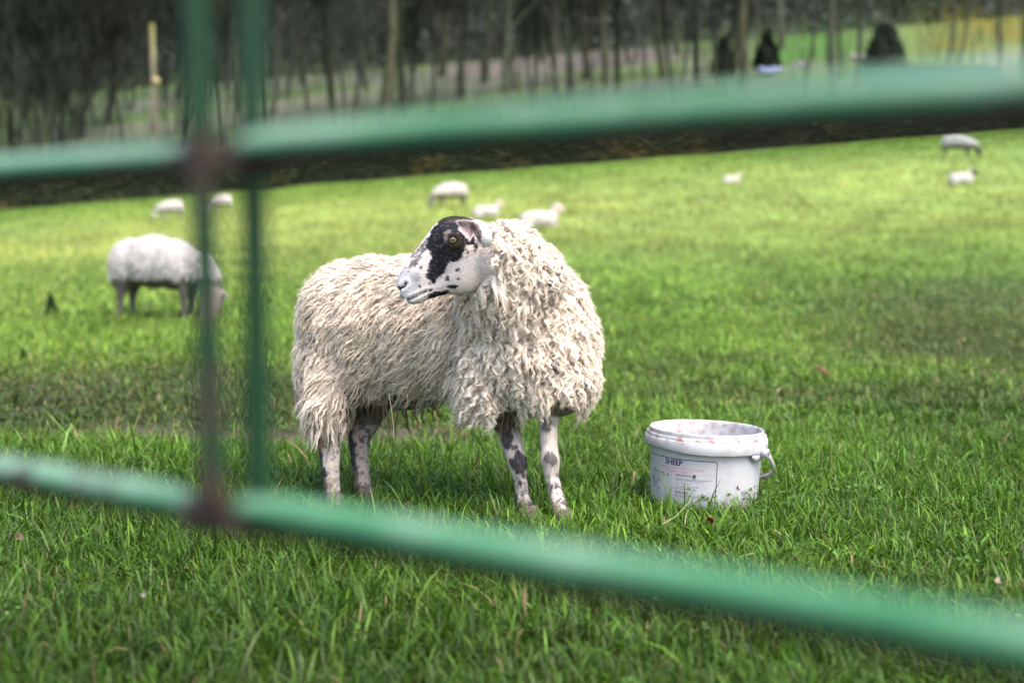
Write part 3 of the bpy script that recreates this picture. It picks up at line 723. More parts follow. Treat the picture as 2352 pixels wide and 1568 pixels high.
        V = np.array(V); F = np.array([[a*nv+b, a*nv+b+1, (a+1)*nv+b+1, (a+1)*nv+b] for a in range(nu-1) for b in range(nv-1)])
        nn = np.array([0, -1., 0]); V2 = V-nn*.0035; C = np.array(C); M_ = len(V)
        rim = [b for b in range(nv)]+[a*nv+nv-1 for a in range(1, nu)]+[(nu-1)*nv+b for b in range(nv-2, -1, -1)]+[a*nv for a in range(nu-2, 0, -1)]
        e.add(np.concatenate([V, V2]), np.concatenate([F, F[:, ::-1]+M_]), np.concatenate([C, C*.7]))
        e.f.append(np.array([[rim[q_], rim[(q_+1) % len(rim)], rim[(q_+1) % len(rim)]+M_, rim[q_]+M_] for q_ in range(len(rim))])[:, ::-1])
        rr = np.random.default_rng(9); sel = rr.integers(0, M_, 2600); pp = V[sel]+rr.normal(0, .0012, (2600, 3)); ax_ = norm(V[-1]-V[nv//2])
        e.add(*hairs(pp, np.tile(nn, (2600, 1)), np.tile(ax_, (2600, 1))+rr.normal(0, .35, (2600, 3)), rr.uniform(.003, .008, 2600), np.full(2600, .0008), C[sel]*rr.uniform(.8, 1.4, (2600, 1)), 4, .3))
        return e.build('ear', M_SKIN, o)
    ear([(1130, 530), (1112, 518), (1096, 512), (1085, 508), (1073, 506), (1061, 506), (1050, 509)], [(1130, 566), (1110, 568), (1097, 550), (1088, 539), (1079, 554), (1064, 535), (1052, 515)], 3.965, 3.890, -.026)
    ear([(1100, 520), (1096, 512), (1092, 506), (1086, 503), (1080, 502), (1074, 503), (1068, 505)], [(1104, 540), (1100, 538), (1094, 532), (1086, 526), (1080, 520), (1073, 514), (1068, 508)], 4.10, 4.20, .02)
    tb = MB(); a = P(1066, 509.5, 3.915); b = P(1093, 512.5, 3.935)
    tb.tube([a, (a+b)/2, b], .0013, 8, (.70, .55, .12));
    tb.build('ear_tag', M_PLAIN, o)
    # straw caught in the wool
    for (x1, y1), (x2, y2) in (((972, 800), (950, 870)), ((893, 905), (905, 1020)), ((945, 575), (955, 560)), ((935, 905), (930, 940))):
        a = P(x1, y1, 4.22); b = P(x2, y2, 4.23); q_ = np.linspace(0, 1, 8)[:, None]
        t_ = MB(); t_.tube(a*(1-q_)+b*q_+np.sin(q_*3)*np.array([.004, 0, 0]), .0011, 5, (.55, .42, .22)); t_.build('straw', M_WOOL, o)
    return o
main_sheep()

# ------------------------------------------------------------------ sheep farther off
def flock_sheep(name, pose, face, seed, voxel=.014, nlock=1400, white=(.70, .64, .59), nose_dir=0.0, lens=.04):
    bm = bmesh.new(); face = np.array(face)
    if pose == 'graze':
        for c, r in (((-.31, 0, .51), (.20, .20, .225)), ((-.08, 0, .525), (.28, .215, .24)), ((.14, 0, .50), (.25, .21, .225)), ((.30, 0, .44), (.15, .17, .18)), ((-.38, .09, .42), (.10, .08, .17)), ((-.38, -.09, .42), (.10, .08, .17))): ico(bm, c, r)
        limb(bm, [((.36, 0, .50), .14), ((.50, -.04*nose_dir, .38), .105), ((.58, -.09*nose_dir, .27), .075)])
        H0, H1 = np.array([.60, -.10*nose_dir, .24]), np.array([.66-.10*abs(nose_dir), -.20*nose_dir, .05])
        legs = [((-.36, .10), (-.40, .10)), ((-.34, -.10), (-.37, -.11)), ((.26, .09), (.24, .09)), ((.29, -.09), (.30, -.10))]
        for (a, b), (c, d) in legs: limb(bm, [((a, b, .38), .075), (((a+c)/2-(.02 if a < 0 else -.01), (b+d)/2, .20), .032), ((c, d, .03), .024), ((c+.015, d, .02), .026)])
    else:
        for c, r in (((-.24, 0, .20), (.22, .21, .20)), ((-.02, 0, .22), (.28, .22, .205)), ((.20, 0, .21), (.20, .18, .19)), ((-.28, -.14, .11), (.15, .08, .10)), ((-.28, .14, .11), (.15, .08, .10)), ((.28, -.10, .06), (.14, .045, .05)), ((.28, .10, .06), (.14, .045, .05))): ico(bm, c, r)
        limb(bm, [((.22, 0, .26), .15), ((.31, 0, .35), .12), ((.36, 0, .43), .085)])
        H0, H1 = np.array([.38, 0, .50]), np.array([.53, -.06*nose_dir, .42])
    limb(bm, [(H0, .090), ((H0+H1)/2, .074), (H1, .048)])
    hd = norm(H1-H0); sd_ = norm(np.cross(hd, [0, 0, 1.])); 
    for s in (-1, 1): limb(bm, [(H0-hd*.01+sd_*s*.05, .024), (H0-hd*.03+sd_*s*.115+np.array([0, 0, -.01]), .022), (H0-hd*.02+sd_*s*.15+np.array([0, 0, -.02]), .014)], sub=1)
    v, nr, f = remesh(bm, voxel, 4, name)
    t = (v-H0)@hd; dh = np.linalg.norm(v-H0-np.clip(t, -.1, .3)[:, None]*hd, axis=1)
    hm = ((t > -.05) & (dh < .17)) if pose == 'graze' else ((t > -.04) & (dh < .17) & (v[:, 2] > .34))
    lg = (v[:, 2] < .33) & ~hm if pose == 'graze' else (v[:, 2] < .09) & (v[:, 0] > .1)
    w_ = np.array(white); col = np.tile(w_*.7, (len(v), 1)); col[hm] = face
    legc = np.array([.10, .085, .075]) if face.mean() < .25 else face*.6
    col[lg] = legc
    belly = (pose == 'graze') & (v[:, 2] < .40) & ~hm & ~lg; col[belly] = (.10, .09, .07)
    o = mk(name, v, f, col, M_SKIN)
    mask = (~hm & ~lg & ~belly).astype(float) if pose == 'graze' else (~hm & ~lg).astype(float)
    r = np.random.default_rng(seed); p, n = sample(v, nr, f, mask, nlock, seed)
    fl = np.tile(np.array([-.35, 0, -1.]), (nlock, 1))+(np.stack([noise(p, 9, seed), noise(p, 9, seed+1), noise(p, 9, seed+2)], 1)-.5)*1.2
    fl -= n*(fl*n).sum(1, keepdims=True)*.8
    c = w_*r.normal(1, .08, nlock)[:, None]*(.85+.3*noise(p, 8, seed+5))[:, None]
    sz = math.sqrt(1400/nlock)
    m = MB(); m.add(*locks(p-n*.01, n, norm(fl), lens*r.uniform(.7, 1.3, nlock), .011*sz*r.uniform(.7, 1.3, nlock), c*.9, c, seed+3, nring=6, nside=5, ribbons=3 if nlock > 2000 else 0, crimp=.1, clump=.3, K=nlock//5, rw=.003))
    m.build('fleece', M_WOOL, o)
    return o
def ground_hit(px, py):
    Ys = np.linspace(3, 62, 6000); pts = np.array([P(px, py, y) for y in Ys[::10]])
    z = gz(pts[:, 0], pts[:, 1]); s = np.where(pts[:, 2] < z)[0]
    return pts[s[0]] if len(s) else pts[-1]
def put(o, px, py, heading, h_px=None, hgt=.76, scale=None):
    g = ground_hit(px, py); o.location = (g[0], g[1], float(gz(g[0], g[1]))-.03); o.rotation_euler = (0, 0, math.radians(heading))
    s = scale if scale else h_px*g[1]/FPX/hgt
    o.scale = (s, s, s); print('PUT', o.name, g.round(2), 'scale', round(s, 2))
    return o
GF = 'sheep out in the field'
o = flock_sheep('sheep', 'graze', (.27, .22, .195), 200, voxel=.011, nlock=4200, white=(.70, .655, .63), nose_dir=.8, lens=.05); put(o, 374, 731, -22, 203, .79)
tag(o, 'greyish white sheep grazing head down behind the left upright of the green gate', 'sheep', GF)
o = flock_sheep('sheep', 'graze', (.50, .44, .42), 210, nose_dir=.2); put(o, 394, 504, 196, 46, .76)
tag(o, 'small distant cream sheep grazing, leftmost of the far flock', 'sheep', GF)
o2 = copy_tree(o); put(o2, 508, 488, 192, 42, .76)
tag(o2, 'small distant pale sheep grazing, seen between the two gate uprights', 'sheep', GF)
o = flock_sheep('sheep', 'graze', (.16, .15, .17), 220, nose_dir=.1); put(o, 1036, 477, 205, 60, .76)
tag(o, 'distant white sheep with a dark face grazing above the big sheep\'s head', 'sheep', GF)
o = flock_sheep('sheep', 'lie', (.50, .38, .35), 230); put(o, 1118, 499, 8, scale=.80)
tag(o, 'small white sheep lying down, left one of the lying pair above the big sheep\'s ear', 'sheep', GF)
o2 = copy_tree(o); put(o2, 1240, 524, 5, scale=1.0)
tag(o2, 'distant white sheep lying in the grass just right of the big sheep\'s ear', 'sheep', GF)
o2 = copy_tree(o); put(o2, 1680, 421, 12, scale=.62)
tag(o2, 'smallest distant lamb lying alone in the grass above the white bucket', 'lamb', GF)
o = flock_sheep('sheep', 'lie', (.02, .02, .025), 240); put(o, 2208, 424, 10, scale=.82)
tag(o, 'distant white sheep with a black head lying down at the right of the field', 'sheep', GF)
o = flock_sheep('sheep', 'graze', (.02, .02, .025), 250, white=(.58, .58, .56), nose_dir=0.1); put(o, 2200, 361, -14, 56, .76)
tag(o, 'distant grey sheep with a black face grazing near the top right of the field', 'sheep', GF)

# ------------------------------------------------------------------ white lick bucket
def bucket():
    root = empty('bucket', (BUCKET[0], BUCKET[1], 0.0)); root.rotation_euler = (math.radians(0.5), math.radians(2.0), 0)
    tag(root, 'dirty white plastic feed bucket without a lid, standing in the grass', 'bucket')
    H = .243
    mp = bpy.data.materials.new('white_plastic'); mp.use_nodes = True; t = mp.node_tree; n = t.nodes; L = t.links; p = n['Principled BSDF']
    tc = n.new('ShaderNodeTexCoord'); 
    def nz(sc, det, a, b):
        q = n.new('ShaderNodeTexNoise'); q.inputs['Scale'].default_value = sc; q.inputs['Detail'].default_value = det; q.inputs['Roughness'].default_value = .62; L.new(tc.outputs['Object'], q.inputs['Vector'])
        m_ = n.new('ShaderNodeMapRange'); m_.inputs['From Min'].default_value = a; m_.inputs['From Max'].default_value = b; L.new(q.outputs['Fac'], m_.inputs['Value']); return m_.outputs[0]
    vc = n.new('ShaderNodeVertexColor'); vc.layer_name = 'Col'; sp = n.new('ShaderNodeSeparateColor'); L.new(vc.outputs[0], sp.inputs[0])
    fine = nz(38, 10, .46, .64); spots = nz(85, 3, .74, .78); film = nz(9, 6, .35, .75)
    m1 = n.new('ShaderNodeMath'); m1.operation = 'MULTIPLY'; L.new(fine, m1.inputs[0]); L.new(sp.outputs[0], m1.inputs[1])
    mxf = n.new('ShaderNodeMix'); mxf.data_type = 'RGBA'; mxf.inputs[6].default_value = (.49, .49, .525, 1); mxf.inputs[7].default_value = (.435, .42, .415, 1); L.new(film, mxf.inputs[0])
    mx1 = n.new('ShaderNodeMix'); mx1.data_type = 'RGBA'; mx1.inputs[7].default_value = (.25, .13, .085, 1); L.new(m1.outputs[0], mx1.inputs[0]); L.new(mxf.outputs[2], mx1.inputs[6])
    mx2 = n.new('ShaderNodeMix'); mx2.data_type = 'RGBA'; mx2.inputs[7].default_value = (.10, .06, .07, 1); L.new(spots, mx2.inputs[0]); L.new(mx1.outputs[2], mx2.inputs[6])
    L.new(mx2.outputs[2], p.inputs['Base Color']); p.inputs['Roughness'].default_value = .42; p.inputs['Subsurface Weight'].default_value = .08; p.inputs['Subsurface Radius'].default_value = (.01, .01, .01)
    N = 120
    def lathe(prof, name, parent, wob=0):
        m = MB(); th = np.arange(N)/N*2*math.pi; V = []; C = []
        for r_, z_, d_ in prof:
            rr = r_*(1+wob*np.cos(2*th+.6)); V.append(np.stack([rr*np.sin(th), -rr*np.cos(th), np.full(N, z_)], 1)); C.append(np.full((N, 3), d_))
        k_ = len(prof); i = np.arange(k_-1)[:, None]*N; j = np.arange(N)[None]; j2 = (j+1) % N
        m.add(np.concatenate(V), np.stack([i+j, i+j2, i+N+j2, i+N+j], -1).reshape(-1, 4), np.concatenate(C))
        return m, m
    prof = [(.001, .006, .6), (.16, .006, .3), (.166, .010, .3), (.168, .03, .35), (.171, .10, .10), (.1745, .18, .08), (.176, H-.055, .25), (.177, H-.006, .3),
            (.1785, H, .7), (.1760, H+.002, .8), (.1735, H-.001, .8), (.1725, H-.010, .7), (.170, .18, .45), (.166, .08, .5), (.163, .014, .8), (.001, .012, .9)]
    m, _ = lathe(prof, 'body', root, .006); b = m.build('body', mp, root)
    prof = [(.1775, H-.012, .9), (.1855, H-.0118, 1), (.1862, H-.0125, .9), (.1868, H-.020, .9), (.1870, H-.0225, 1), (.1905, H-.0230, .8), (.1915, H-.0245, .5), (.1925, H-.058, .15), (.1915, H-.0595, .5), (.1905, H-.0585, .4), (.1898, H-.030, .4), (.1775, H-.0285, .4)]
    N = 200; m, _ = lathe(prof, 'rim', root, .006)
    # torn edge of the tamper band at the left
    V = m.v[0]; az = np.degrees(np.arctan2(V[:, 0], -V[:, 1])); low = (V[:, 2] < H-.05)
    V[low, 2] += .010*np.exp(-((az[low]+62)/30)**2)+.0003*np.sin(az[low]*.31)
    out = np.exp(-((az+31)/5.5)**2)*(V[:, 2] > H-.03); V[:, 0] *= 1+.018*out; V[:, 1] *= 1+.018*out
    m.build('rim', mp, root, smooth=False)
    R_ = lambda az, r_, z_: np.array([r_*math.sin(math.radians(az)), -r_*math.cos(math.radians(az)), z_])
    for az in (56, 236):
        lug = MB()
        # bracket under the band
        a0, a1 = az-17, az+4; V = []
        for a in np.linspace(a0, a1, 6):
            f_ = (a-a0)/(a1-a0); zb = H-.0605-.022*min(1, f_*3.2)
            V += [R_(a, .174, H-.0612), R_(a, .190, H-.0612), R_(a, .186, zb), R_(a, .174, zb)]
        F = []
        for i in range(5):
            for j in range(4): F.append([i*4+j, i*4+(j+1) % 4, i*4+4+(j+1) % 4, i*4+4+j])
        F += [[3, 2, 1, 0], [20, 21, 22, 23]]
        lug.add(V, np.array(F), (.35,)*3)
        c = R_(az, .190, H-.056); dn = norm(R_(az, 1, 0))
        lug.tube([c, c+dn*.012, c+dn*.020, c+dn*.021], [.0155, .015, .013, .011], 20, (.35,)*3)
        lug.build('handle_lug', mp, root)
        hole = MB(); hole.tube([c+dn*.0205, c+dn*.0222], [.0078, .0074], 16, (.9, .9, .9)); hole.build('handle_pin', mat('grubby_pin', .6, (.20, .17, .19)), root)
    hb = MB(); ph = np.linspace(0, math.pi, 48); path = np.array([R_(56+math.degrees(a), .207+.009*math.sin(a), H-.056-.125*math.sin(a)**.85) for a in ph])
    T = norm(np.gradient(path, axis=0)); up = norm(np.cross(T, np.cross(np.array([0, 0, 1.]), T))); outv = np.cross(T, up); V = []; w_ = np.interp(ph, [0, .25, .6, 1.2, 3.14], [.010, .006, .006, .010, .010])
    for i in range(48):
        for a, b_ in ((-1, -1), (1, -1), (1, 1), (-1, 1)): V.append(path[i]+up[i]*a*w_[i]*.9+outv[i]*b_*.0035)
    F = [[i*4+j, i*4+(j+1) % 4, i*4+4+(j+1) % 4, i*4+4+j] for i in range(47) for j in range(4)]+[[3, 2, 1, 0], [188, 189, 190, 191]]
    hb.add(V, np.array(F), np.repeat(np.interp(ph, [0, .5, .9, 3], [.3, .5, 1, .6])[:, None], 4, 0).reshape(-1, 1)*np.ones(3))
    hb.build('handle', mp, root, smooth=False)
    # printed label wrapped round the side
    ink = mat('purple_ink', .6, (.045, .022, .085)); red = mat('pink_ink', .6, (.62, .22, .24)); fade = mat('faded_ink', .6, (.16, .12, .22))
    def wr(az, z): return .1680+.0075*(z-.03)/.2
    def wrap(V, az0, z0, lift=.0008):
        V = np.asarray(V, float); z = z0+V[:, 1]; a = math.radians(az0)+V[:, 0]/.173; r_ = (wr(0, z)+lift)*(1+.006*np.cos(2*a+.6))
        return np.stack([r_*np.sin(a), -r_*np.cos(a), z], 1)
    lab = MB()
    def strip(mb_, pts, wdt, az0, z0):
        for (x1, y1), (x2, y2) in zip(pts[:-1], pts[1:]):
            nseg = max(1, int(math.hypot(x2-x1, y2-y1)/.004)); t = np.linspace(0, 1, nseg+1); X = x1+(x2-x1)*t; Yv = y1+(y2-y1)*t
            l = math.hypot(x2-x1, y2-y1); nx, ny = -(y2-y1)/l*wdt/2, (x2-x1)/l*wdt/2
            V = np.concatenate([np.stack([X-nx, Yv-ny], 1), np.stack([X+nx, Yv+ny], 1)]); k_ = nseg+1
            mb_.add(wrap(V, az0, z0), np.array([[i, i+1, k_+i+1, k_+i] for i in range(nseg)]))
    ZT = H-.079; W = .285   # label local x runs from -W to 0 at the right border
    arc = [(-.008+.008*math.sin(a), -.008+.008*math.cos(a)) for a in np.linspace(0, math.pi/2, 6)]
    strip(lab, [(-W, 0)]+arc+[(0, -.16)], .0024, 4, ZT); strip(lab, [(-W, 0), (-W, -.16)], .0014, 4, ZT)
    lb = lab.build('label_border', ink, root, smooth=False)
    ln = MB()
    for yy in (-.024, -.043): strip(ln, [(-W, yy), (-.001, yy)], .0006, 4, ZT)
    strip(ln, [(-.142, -.043), (-.142, -.15)], .0006, 4, ZT); ln.build('label_rule', red, root, smooth=False)
    def text(s, size, x, y, m_, nm, align='CENTER', bold=0.0):
        cu = bpy.data.curves.new('t', 'FONT'); cu.body = s; cu.size = size; cu.align_x = align; cu.resolution_u = 2; cu.offset = bold*size; cu.space_line = .95
        ob = bpy.data.objects.new('t', cu); COL.objects.link(ob); dg = bpy.context.evaluated_depsgraph_get(); dg.update()
        me = bpy.data.meshes.new_from_object(ob.evaluated_get(dg)); bpy.data.objects.remove(ob); bpy.data.curves.remove(cu)
        n_ = len(me.vertices); V = np.zeros(n_*3); me.vertices.foreach_get('co', V); V = V.reshape(-1, 3)[:, :2]
        me.vertices.foreach_set('co', wrap(V+np.array([x, y]), 4, ZT, .0011).astype(np.float32).ravel()); me.materials.clear(); me.materials.append(m_); me.update()
        oo = bpy.data.objects.new(nm, me); COL.objects.link(oo); oo.parent = root
        return oo
    text('SHEEP', .0235, -.137, -.0195, ink, 'label_text', bold=.03)
    text('A complementary mineral feed in a molassed\nlick form for sheep.', .0095, -.125, -.0315, red, 'label_text')
    text('DIRECTIONS FOR USE', .0062, -.128, -.051, ink, 'label_text', 'LEFT', .02)
    text('Place bucket out at pasture or indoors. If fed outside move\nthe feeding site occasionally to avoid poaching.\n\nStore in a cool dry place.\n\nDo not stack more than one pallet high.\n\nCONTAINS NO ADDED COPPER.', .0047, -.128, -.060, fade, 'label_text', 'LEFT', .01)
    text('INTAKE GUIDE', .0062, -.128, -.103, ink, 'label_text', 'LEFT', .02)
    text('Allow one bucket per 40-50 head of sheep\n15-20 head of cattle', .0047, -.128, -.111, fade, 'label_text', 'LEFT', .01)
    text('ACTIVE CONSTITUENTS', .0062, -.24, -.052, ink, 'label_text', 'LEFT', .02)
    text('Calcium, Phosphorus, Magnesium\n\nADDITIVES (PER KG)\nVitamins, Selenium, Iodine\nCobalt, Zinc, Manganese\nCalcium iodate\nSodium selenite\nZinc oxide\nManganous oxide', .0052, -.24, -.060, fade, 'label_text', 'LEFT', .01)
    # dried mud splashes
    mudm = mat('dried_mud', .9, (.11, .055, .065), var=.4, vscale=200); r = np.random.default_rng(4)
    for az, z, s in ((-55, H-.075, .0035), (-18, .115, .0085), (28, .085, .008), (30, .078, .005), (-48, .112, .005), (-62, .062, .006), (-4, .052, .004), (12, .16, .002), (-22, .17, .002), (-38, .148, .003), (-60, .148, .003), (45, .17, .003), (-70, .12, .005), (-75, .09, .006)):
        k_ = 12; rr = s*.6*r.uniform(.55, 1.2, k_); th = np.arange(k_)/k_*6.283; V = np.concatenate([[[0, 0]], np.stack([rr*np.cos(th), rr*np.sin(th)*1.2], 1)])
        mud = MB(); mud.add(wrap(V, az, z, .0016), np.array([[0, 1+j, 1+(j+1) % k_] for j in range(k_)])); mud.build('mud_splash', mudm, root)
bucket()

# ------------------------------------------------------------------ green gate
def gate():
    A = np.array([-.403, 1.12]); D = np.array([.63, -.49])
    pt = lambda t, z, off=0: np.array([A[0]+D[0]*t, A[1]+D[1]*t, z])+off*np.array([-.614, -.789, 0])
    root = empty('gate', (A[0], A[1], 0)); tag(root, 'rusty green tubular metal gate close in front of the camera', 'gate')
    iv = root.location
    def sub(p): return np.asarray(p)-np.array(iv)
    tj = .322
    zs = [(.17, .17), (.41, .41), (CH-.184, CH-.187), (CH+.052, CH+.060), (1.13, 1.13)]
    for z0, z1 in zs:
        t = np.concatenate([np.linspace(-2.6, -.1, 12), np.linspace(-.08, 1.6, 110)])
        path = []; rad = []; wear = []
        for q in t:
            path.append(sub(pt(q, z0+(z1-z0)*q+(.0035 if q > tj else 0))))
            d = abs(q-tj); pinch = math.exp(-(d/.045)**2)
            rad.append((.0128 if q < tj else .0138)*(1-.55*pinch)); wear.append(.40*math.exp(-(d/.045)**2)+(.05 if q < tj else .0))
        m = MB(); m.tube(path, rad, 24, np.array(wear)[:, None]*np.ones(3))
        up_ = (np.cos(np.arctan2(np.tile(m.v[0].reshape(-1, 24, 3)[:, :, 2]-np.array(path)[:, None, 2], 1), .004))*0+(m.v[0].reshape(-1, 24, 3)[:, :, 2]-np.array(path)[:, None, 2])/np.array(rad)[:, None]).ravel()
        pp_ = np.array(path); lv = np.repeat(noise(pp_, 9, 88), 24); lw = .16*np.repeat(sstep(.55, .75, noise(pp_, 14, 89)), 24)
        c_ = np.array(m.c[0]); c_[:, 0] = np.clip(c_[:, 0]+.34*sstep(.15, -.40, up_)+lw, 0, 1); c_[:, 1] = .28+.66*sstep(-.25, .6, up_)+.35*(lv-.5); m.c[0] = c_  # tops paled and undersides browned: light from above painted over fading and rust
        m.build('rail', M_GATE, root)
    b = MB(); q = np.linspace(0, 1, 40); w0 = pt(.333, CH-.187, .016); w1 = pt(.333, 1.16, .016)
    pa = w0+(w1-w0)*q[:, None]; pa[:, 0] += (.80-pa[:, 2])*.020
    zz = pa[:, 2]; we = np.where(zz > CH+.07, -.02, .05)
    for z0, z1 in zs: we = we+.28*np.exp(-((zz-z0)/.022)**2)
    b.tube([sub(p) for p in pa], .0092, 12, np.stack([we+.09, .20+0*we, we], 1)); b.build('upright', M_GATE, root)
    b = MB(); w0 = pt(.347, CH-.180, -.017); w1 = pt(.347, 1.16, -.017); pa = w0+(w1-w0)*q[:, None]; pa[:, 0] += (.80-pa[:, 2])*.004
    b.tube([sub(p) for p in pa], [.0094]*40, 12, np.tile([.02, .0, 0], (40, 1))); b.build('upright', M_GATE, root)
    for z0, z1 in zs[2:]:   # weld beads joining the two bars over the rail
        wz = z0+(z1-z0)*.33; m = MB()
        pth = [sub(pt(.285, wz-.004, .008)), sub(pt(.31, wz-.006, .015)), sub(pt(.335, wz-.004, .012)), sub(pt(.365, wz-.006, .002)), sub(pt(.385, wz-.012, -.012))]
        m.tube(pth, [.004, .008, .009, .008, .004], 10, (.40, .10, .40)); m.build('weld', M_GATE, root)
    for tt in (-2.6, 1.6):
        m = MB(); m.tube([sub(pt(tt, z)) for z in (.08, .6, 1.18)], .017, 14, (.02,)*3); m.build('end_post', M_GATE, root)
gate()

# ------------------------------------------------------------------ bank of dark undergrowth at the field edge
def leafcloud(N, pos, size, col, seed, up=.2):
    r = np.random.default_rng(seed); n = norm(r.normal(0, 1, (N, 3))+np.array([0, -up, up])); a = norm(np.cross(n, r.normal(0, 1, (N, 3)))); b = np.cross(n, a)
    s = (size*r.uniform(.5, 1.5, N))[:, None]
    v = np.stack([pos-a*s, pos+b*s*.5, pos+a*s, pos-b*s*.5], 1).reshape(-1, 3)
    return v, np.arange(N*4).reshape(-1, 4), np.repeat(col, 4, 0)
r = np.random.default_rng(300); N = 70000
x = r.uniform(-42, 48, N); t = r.random(N)**.6; hh = 1.15+.9*noise(np.stack([x, x*0], 1), .25, 91)+.5*noise(np.stack([x, x*0], 1), 1.2, 92)
a_ = r.uniform(0, math.pi, N); rr = np.sqrt(r.uniform(.5, 1, N)); y = 63.9-1.7*np.cos(a_)*rr; z = gz(x, np.full(N, 62.0))+hh*np.sin(a_)*rr
n_ = noise(np.stack([x, y, z], 1), .9, 93); col = (np.array([.016, .026, .012])*(1-n_[:, None])+np.array([.050, .070, .024])*n_[:, None]**1.5)*r.uniform(.5, 1.5, N)[:, None]
yl = sstep(.62, .7, noise(np.stack([x, y, z], 1), .5, 94))[:, None]; col = col*(1-yl)+np.array([.16, .14, .04])*yl*.6
m = MB(); m.add(*leafcloud(N, np.stack([x, y, z], 1), .10, col, 301))
xs_ = np.linspace(-44, 50, 200); prof = [(62.3, -.1), (62.9, .75), (63.9, 1.0), (65.2, .9), (66, .2)]
V = np.array([[xx, py, float(gz(xx, 62))+hz*(.9+.5*math.sin(xx*.7))] for xx in xs_ for py, hz in prof]); nP = 5
m.add(V, np.array([[i*nP+j, (i+1)*nP+j, (i+1)*nP+j+1, i*nP+j+1] for i in range(199) for j in range(nP-1)]), (.018, .022, .012))
tag(m.build('undergrowth', M_LEAF), 'dark tangled bank of brambles along the field edge', 'undergrowth', kind='stuff')

# ------------------------------------------------------------------ far wood as one mass
N = 110000; x = r.uniform(-85, 95, N); yb = 124+r.random(N)**.9*75; tall = r.random(N); z = gz(x, yb)+tall*8.5
p3 = np.stack([x, yb, z], 1); n_ = noise(p3, .10, 95); n2 = noise(p3, .33, 96)
col = np.array([.036, .050, .045])*(1-n2[:, None])+np.array([.105, .120, .100])*n2[:, None]; g_ = sstep(.5, .65, n_)[:, None]; col = col*(1-g_)+np.array([.035, .058, .022])*g_*1.1
col *= r.uniform(.5, 1.5, N)[:, None]
m = MB(); m.add(*leafcloud(N, p3, .42, col, 302, .0))
K = 900; x = r.uniform(-85, 95, K); yb = 126+r.random(K)*70
for i in range(K):
    z0 = float(gz(x[i], yb[i])); lx = r.normal(0, .5); m.tube([(x[i], yb[i], z0-.3), (x[i]+lx*.5, yb[i], z0+4.5), (x[i]+lx, yb[i], z0+9.5)], [.26, .2, .08], 5, np.array([.05, .05, .038])*r.uniform(.5, 1.8), cap=False)
tag(m.build('far_woodland', M_LEAF), 'dense dark leafless woodland covering the far hillside', 'woodland', kind='stuff')

# ------------------------------------------------------------------ bare trees along the edge
def bare_tree(seed, H=15, r0=.22, stems=1, first=.36, spread=.55, ntw=4800, bark=(.085, .078, .052)):
    r = np.random.default_rng(seed); tr = MB(); cr = MB(); tips = []
    bark = np.array(bark)*.8
    def branch(p, d, L, rad, lvl, mb_):
        k = 7 if lvl == 0 else 5; pts = [p]; q = d.copy(); wob = .06 if lvl == 0 else .22
        for i in range(k-1):
            q = norm(q+r.normal(0, wob, 3)*np.array([1, 1, .4])+np.array([0, 0, .06])); pts.append(pts[-1]+q*L/(k-1))
        rad_ = np.linspace(rad, rad*(.30 if lvl == 0 else .35), k)
        cc = bark*(.7+.6*r.random())*np.linspace(1.15, .85, k)[:, None]*np.array([1, 1, 1])
        mb_.tube(pts, rad_, 8 if lvl == 0 else 5, cc, cap=False)
        pts = np.array(pts)
        if lvl >= 3: tips.append(pts); return
        nb = [15, 5, 4][lvl]
        for b in range(nb):
            t = r.uniform(first if lvl == 0 else .25, 1.0); i = min(int(t*(k-1)), k-2); base = pts[i]+(pts[i+1]-pts[i])*(t*(k-1)-i)
            a = r.uniform(0, 6.283); side = np.array([math.cos(a), math.sin(a), 0]); 
            nd = norm(norm(pts[i+1]-pts[i])*.75+side*spread*(1.1 if lvl == 0 else .9)+np.array([0, 0, .15]))
            branch(base, nd, L*(.36 if lvl == 0 else .58)*r.uniform(.6, 1.2)*(1.15-.5*t if lvl == 0 else 1), rad*(.42 if lvl == 0 else .55)*(1-.45*t), lvl+1, cr)
        tips.append(pts)
    for s in range(stems):
        a = r.uniform(0, 6.28); o_ = np.array([math.cos(a), math.sin(a), 0])*(.35 if stems > 1 else 0)
        branch(o_+np.array([0, 0, -.25]), norm(np.array([0, 0, 1.])+o_*.5+r.normal(0, .05, 3)*np.array([1, 1, 0])), H*r.uniform(.85, 1.05), r0*(1 if stems == 1 else .6), 0, tr)
    P_ = np.concatenate([t_[1:] for t_ in tips]); P_ = P_[P_[:, 2] > H*first*.7]
    root = P_[r.integers(0, len(P_), ntw)]+r.normal(0, .12, (ntw, 3)); az = r.uniform(-3.14, 3.14, ntw)
    v, f, c = strips(root, az, r.uniform(.5, 1.5, ntw), r.uniform(.012, .03, ntw), np.abs(r.normal(.5, .35, ntw)), r.normal(.1, .4, ntw), np.tile(bark*.9, (ntw, 1))*r.uniform(.5, 1.5, (ntw, 1)), np.tile(bark*1.1, (ntw, 1))*r.uniform(.5, 1.6, (ntw, 1)), seed)
    cr.add(v, f, c)
    o = empty('bare_tree', (0, 0, 0)); tr.build('trunk', M_BARK, o); cr.build('crown', M_BARK, o)
    return o
protos = [bare_tree(401, 16, .24, bark=(.060, .068, .044)), bare_tree(402, 14, .22, stems=2, first=.24, bark=(.064, .072, .056)), bare_tree(403, 17, .30, first=.36, bark=(.072, .074, .044)),
          bare_tree(404, 12, .15, stems=4, first=.1, spread=.6, ntw=9500, bark=(.050, .058, .042)), bare_tree(405, 13, .13, first=.35, bark=(.058, .060, .044))]
used = [False]*5
GT = 'bare trees along the field edge'
LB = {0: 'straight mossy brown leafless tree', 1: 'slim grey brown leafless tree', 2: 'thick olive trunked leafless tree', 3: 'dark many stemmed leafless tree', 4: 'thin dark leafless tree with a bare lower trunk'}
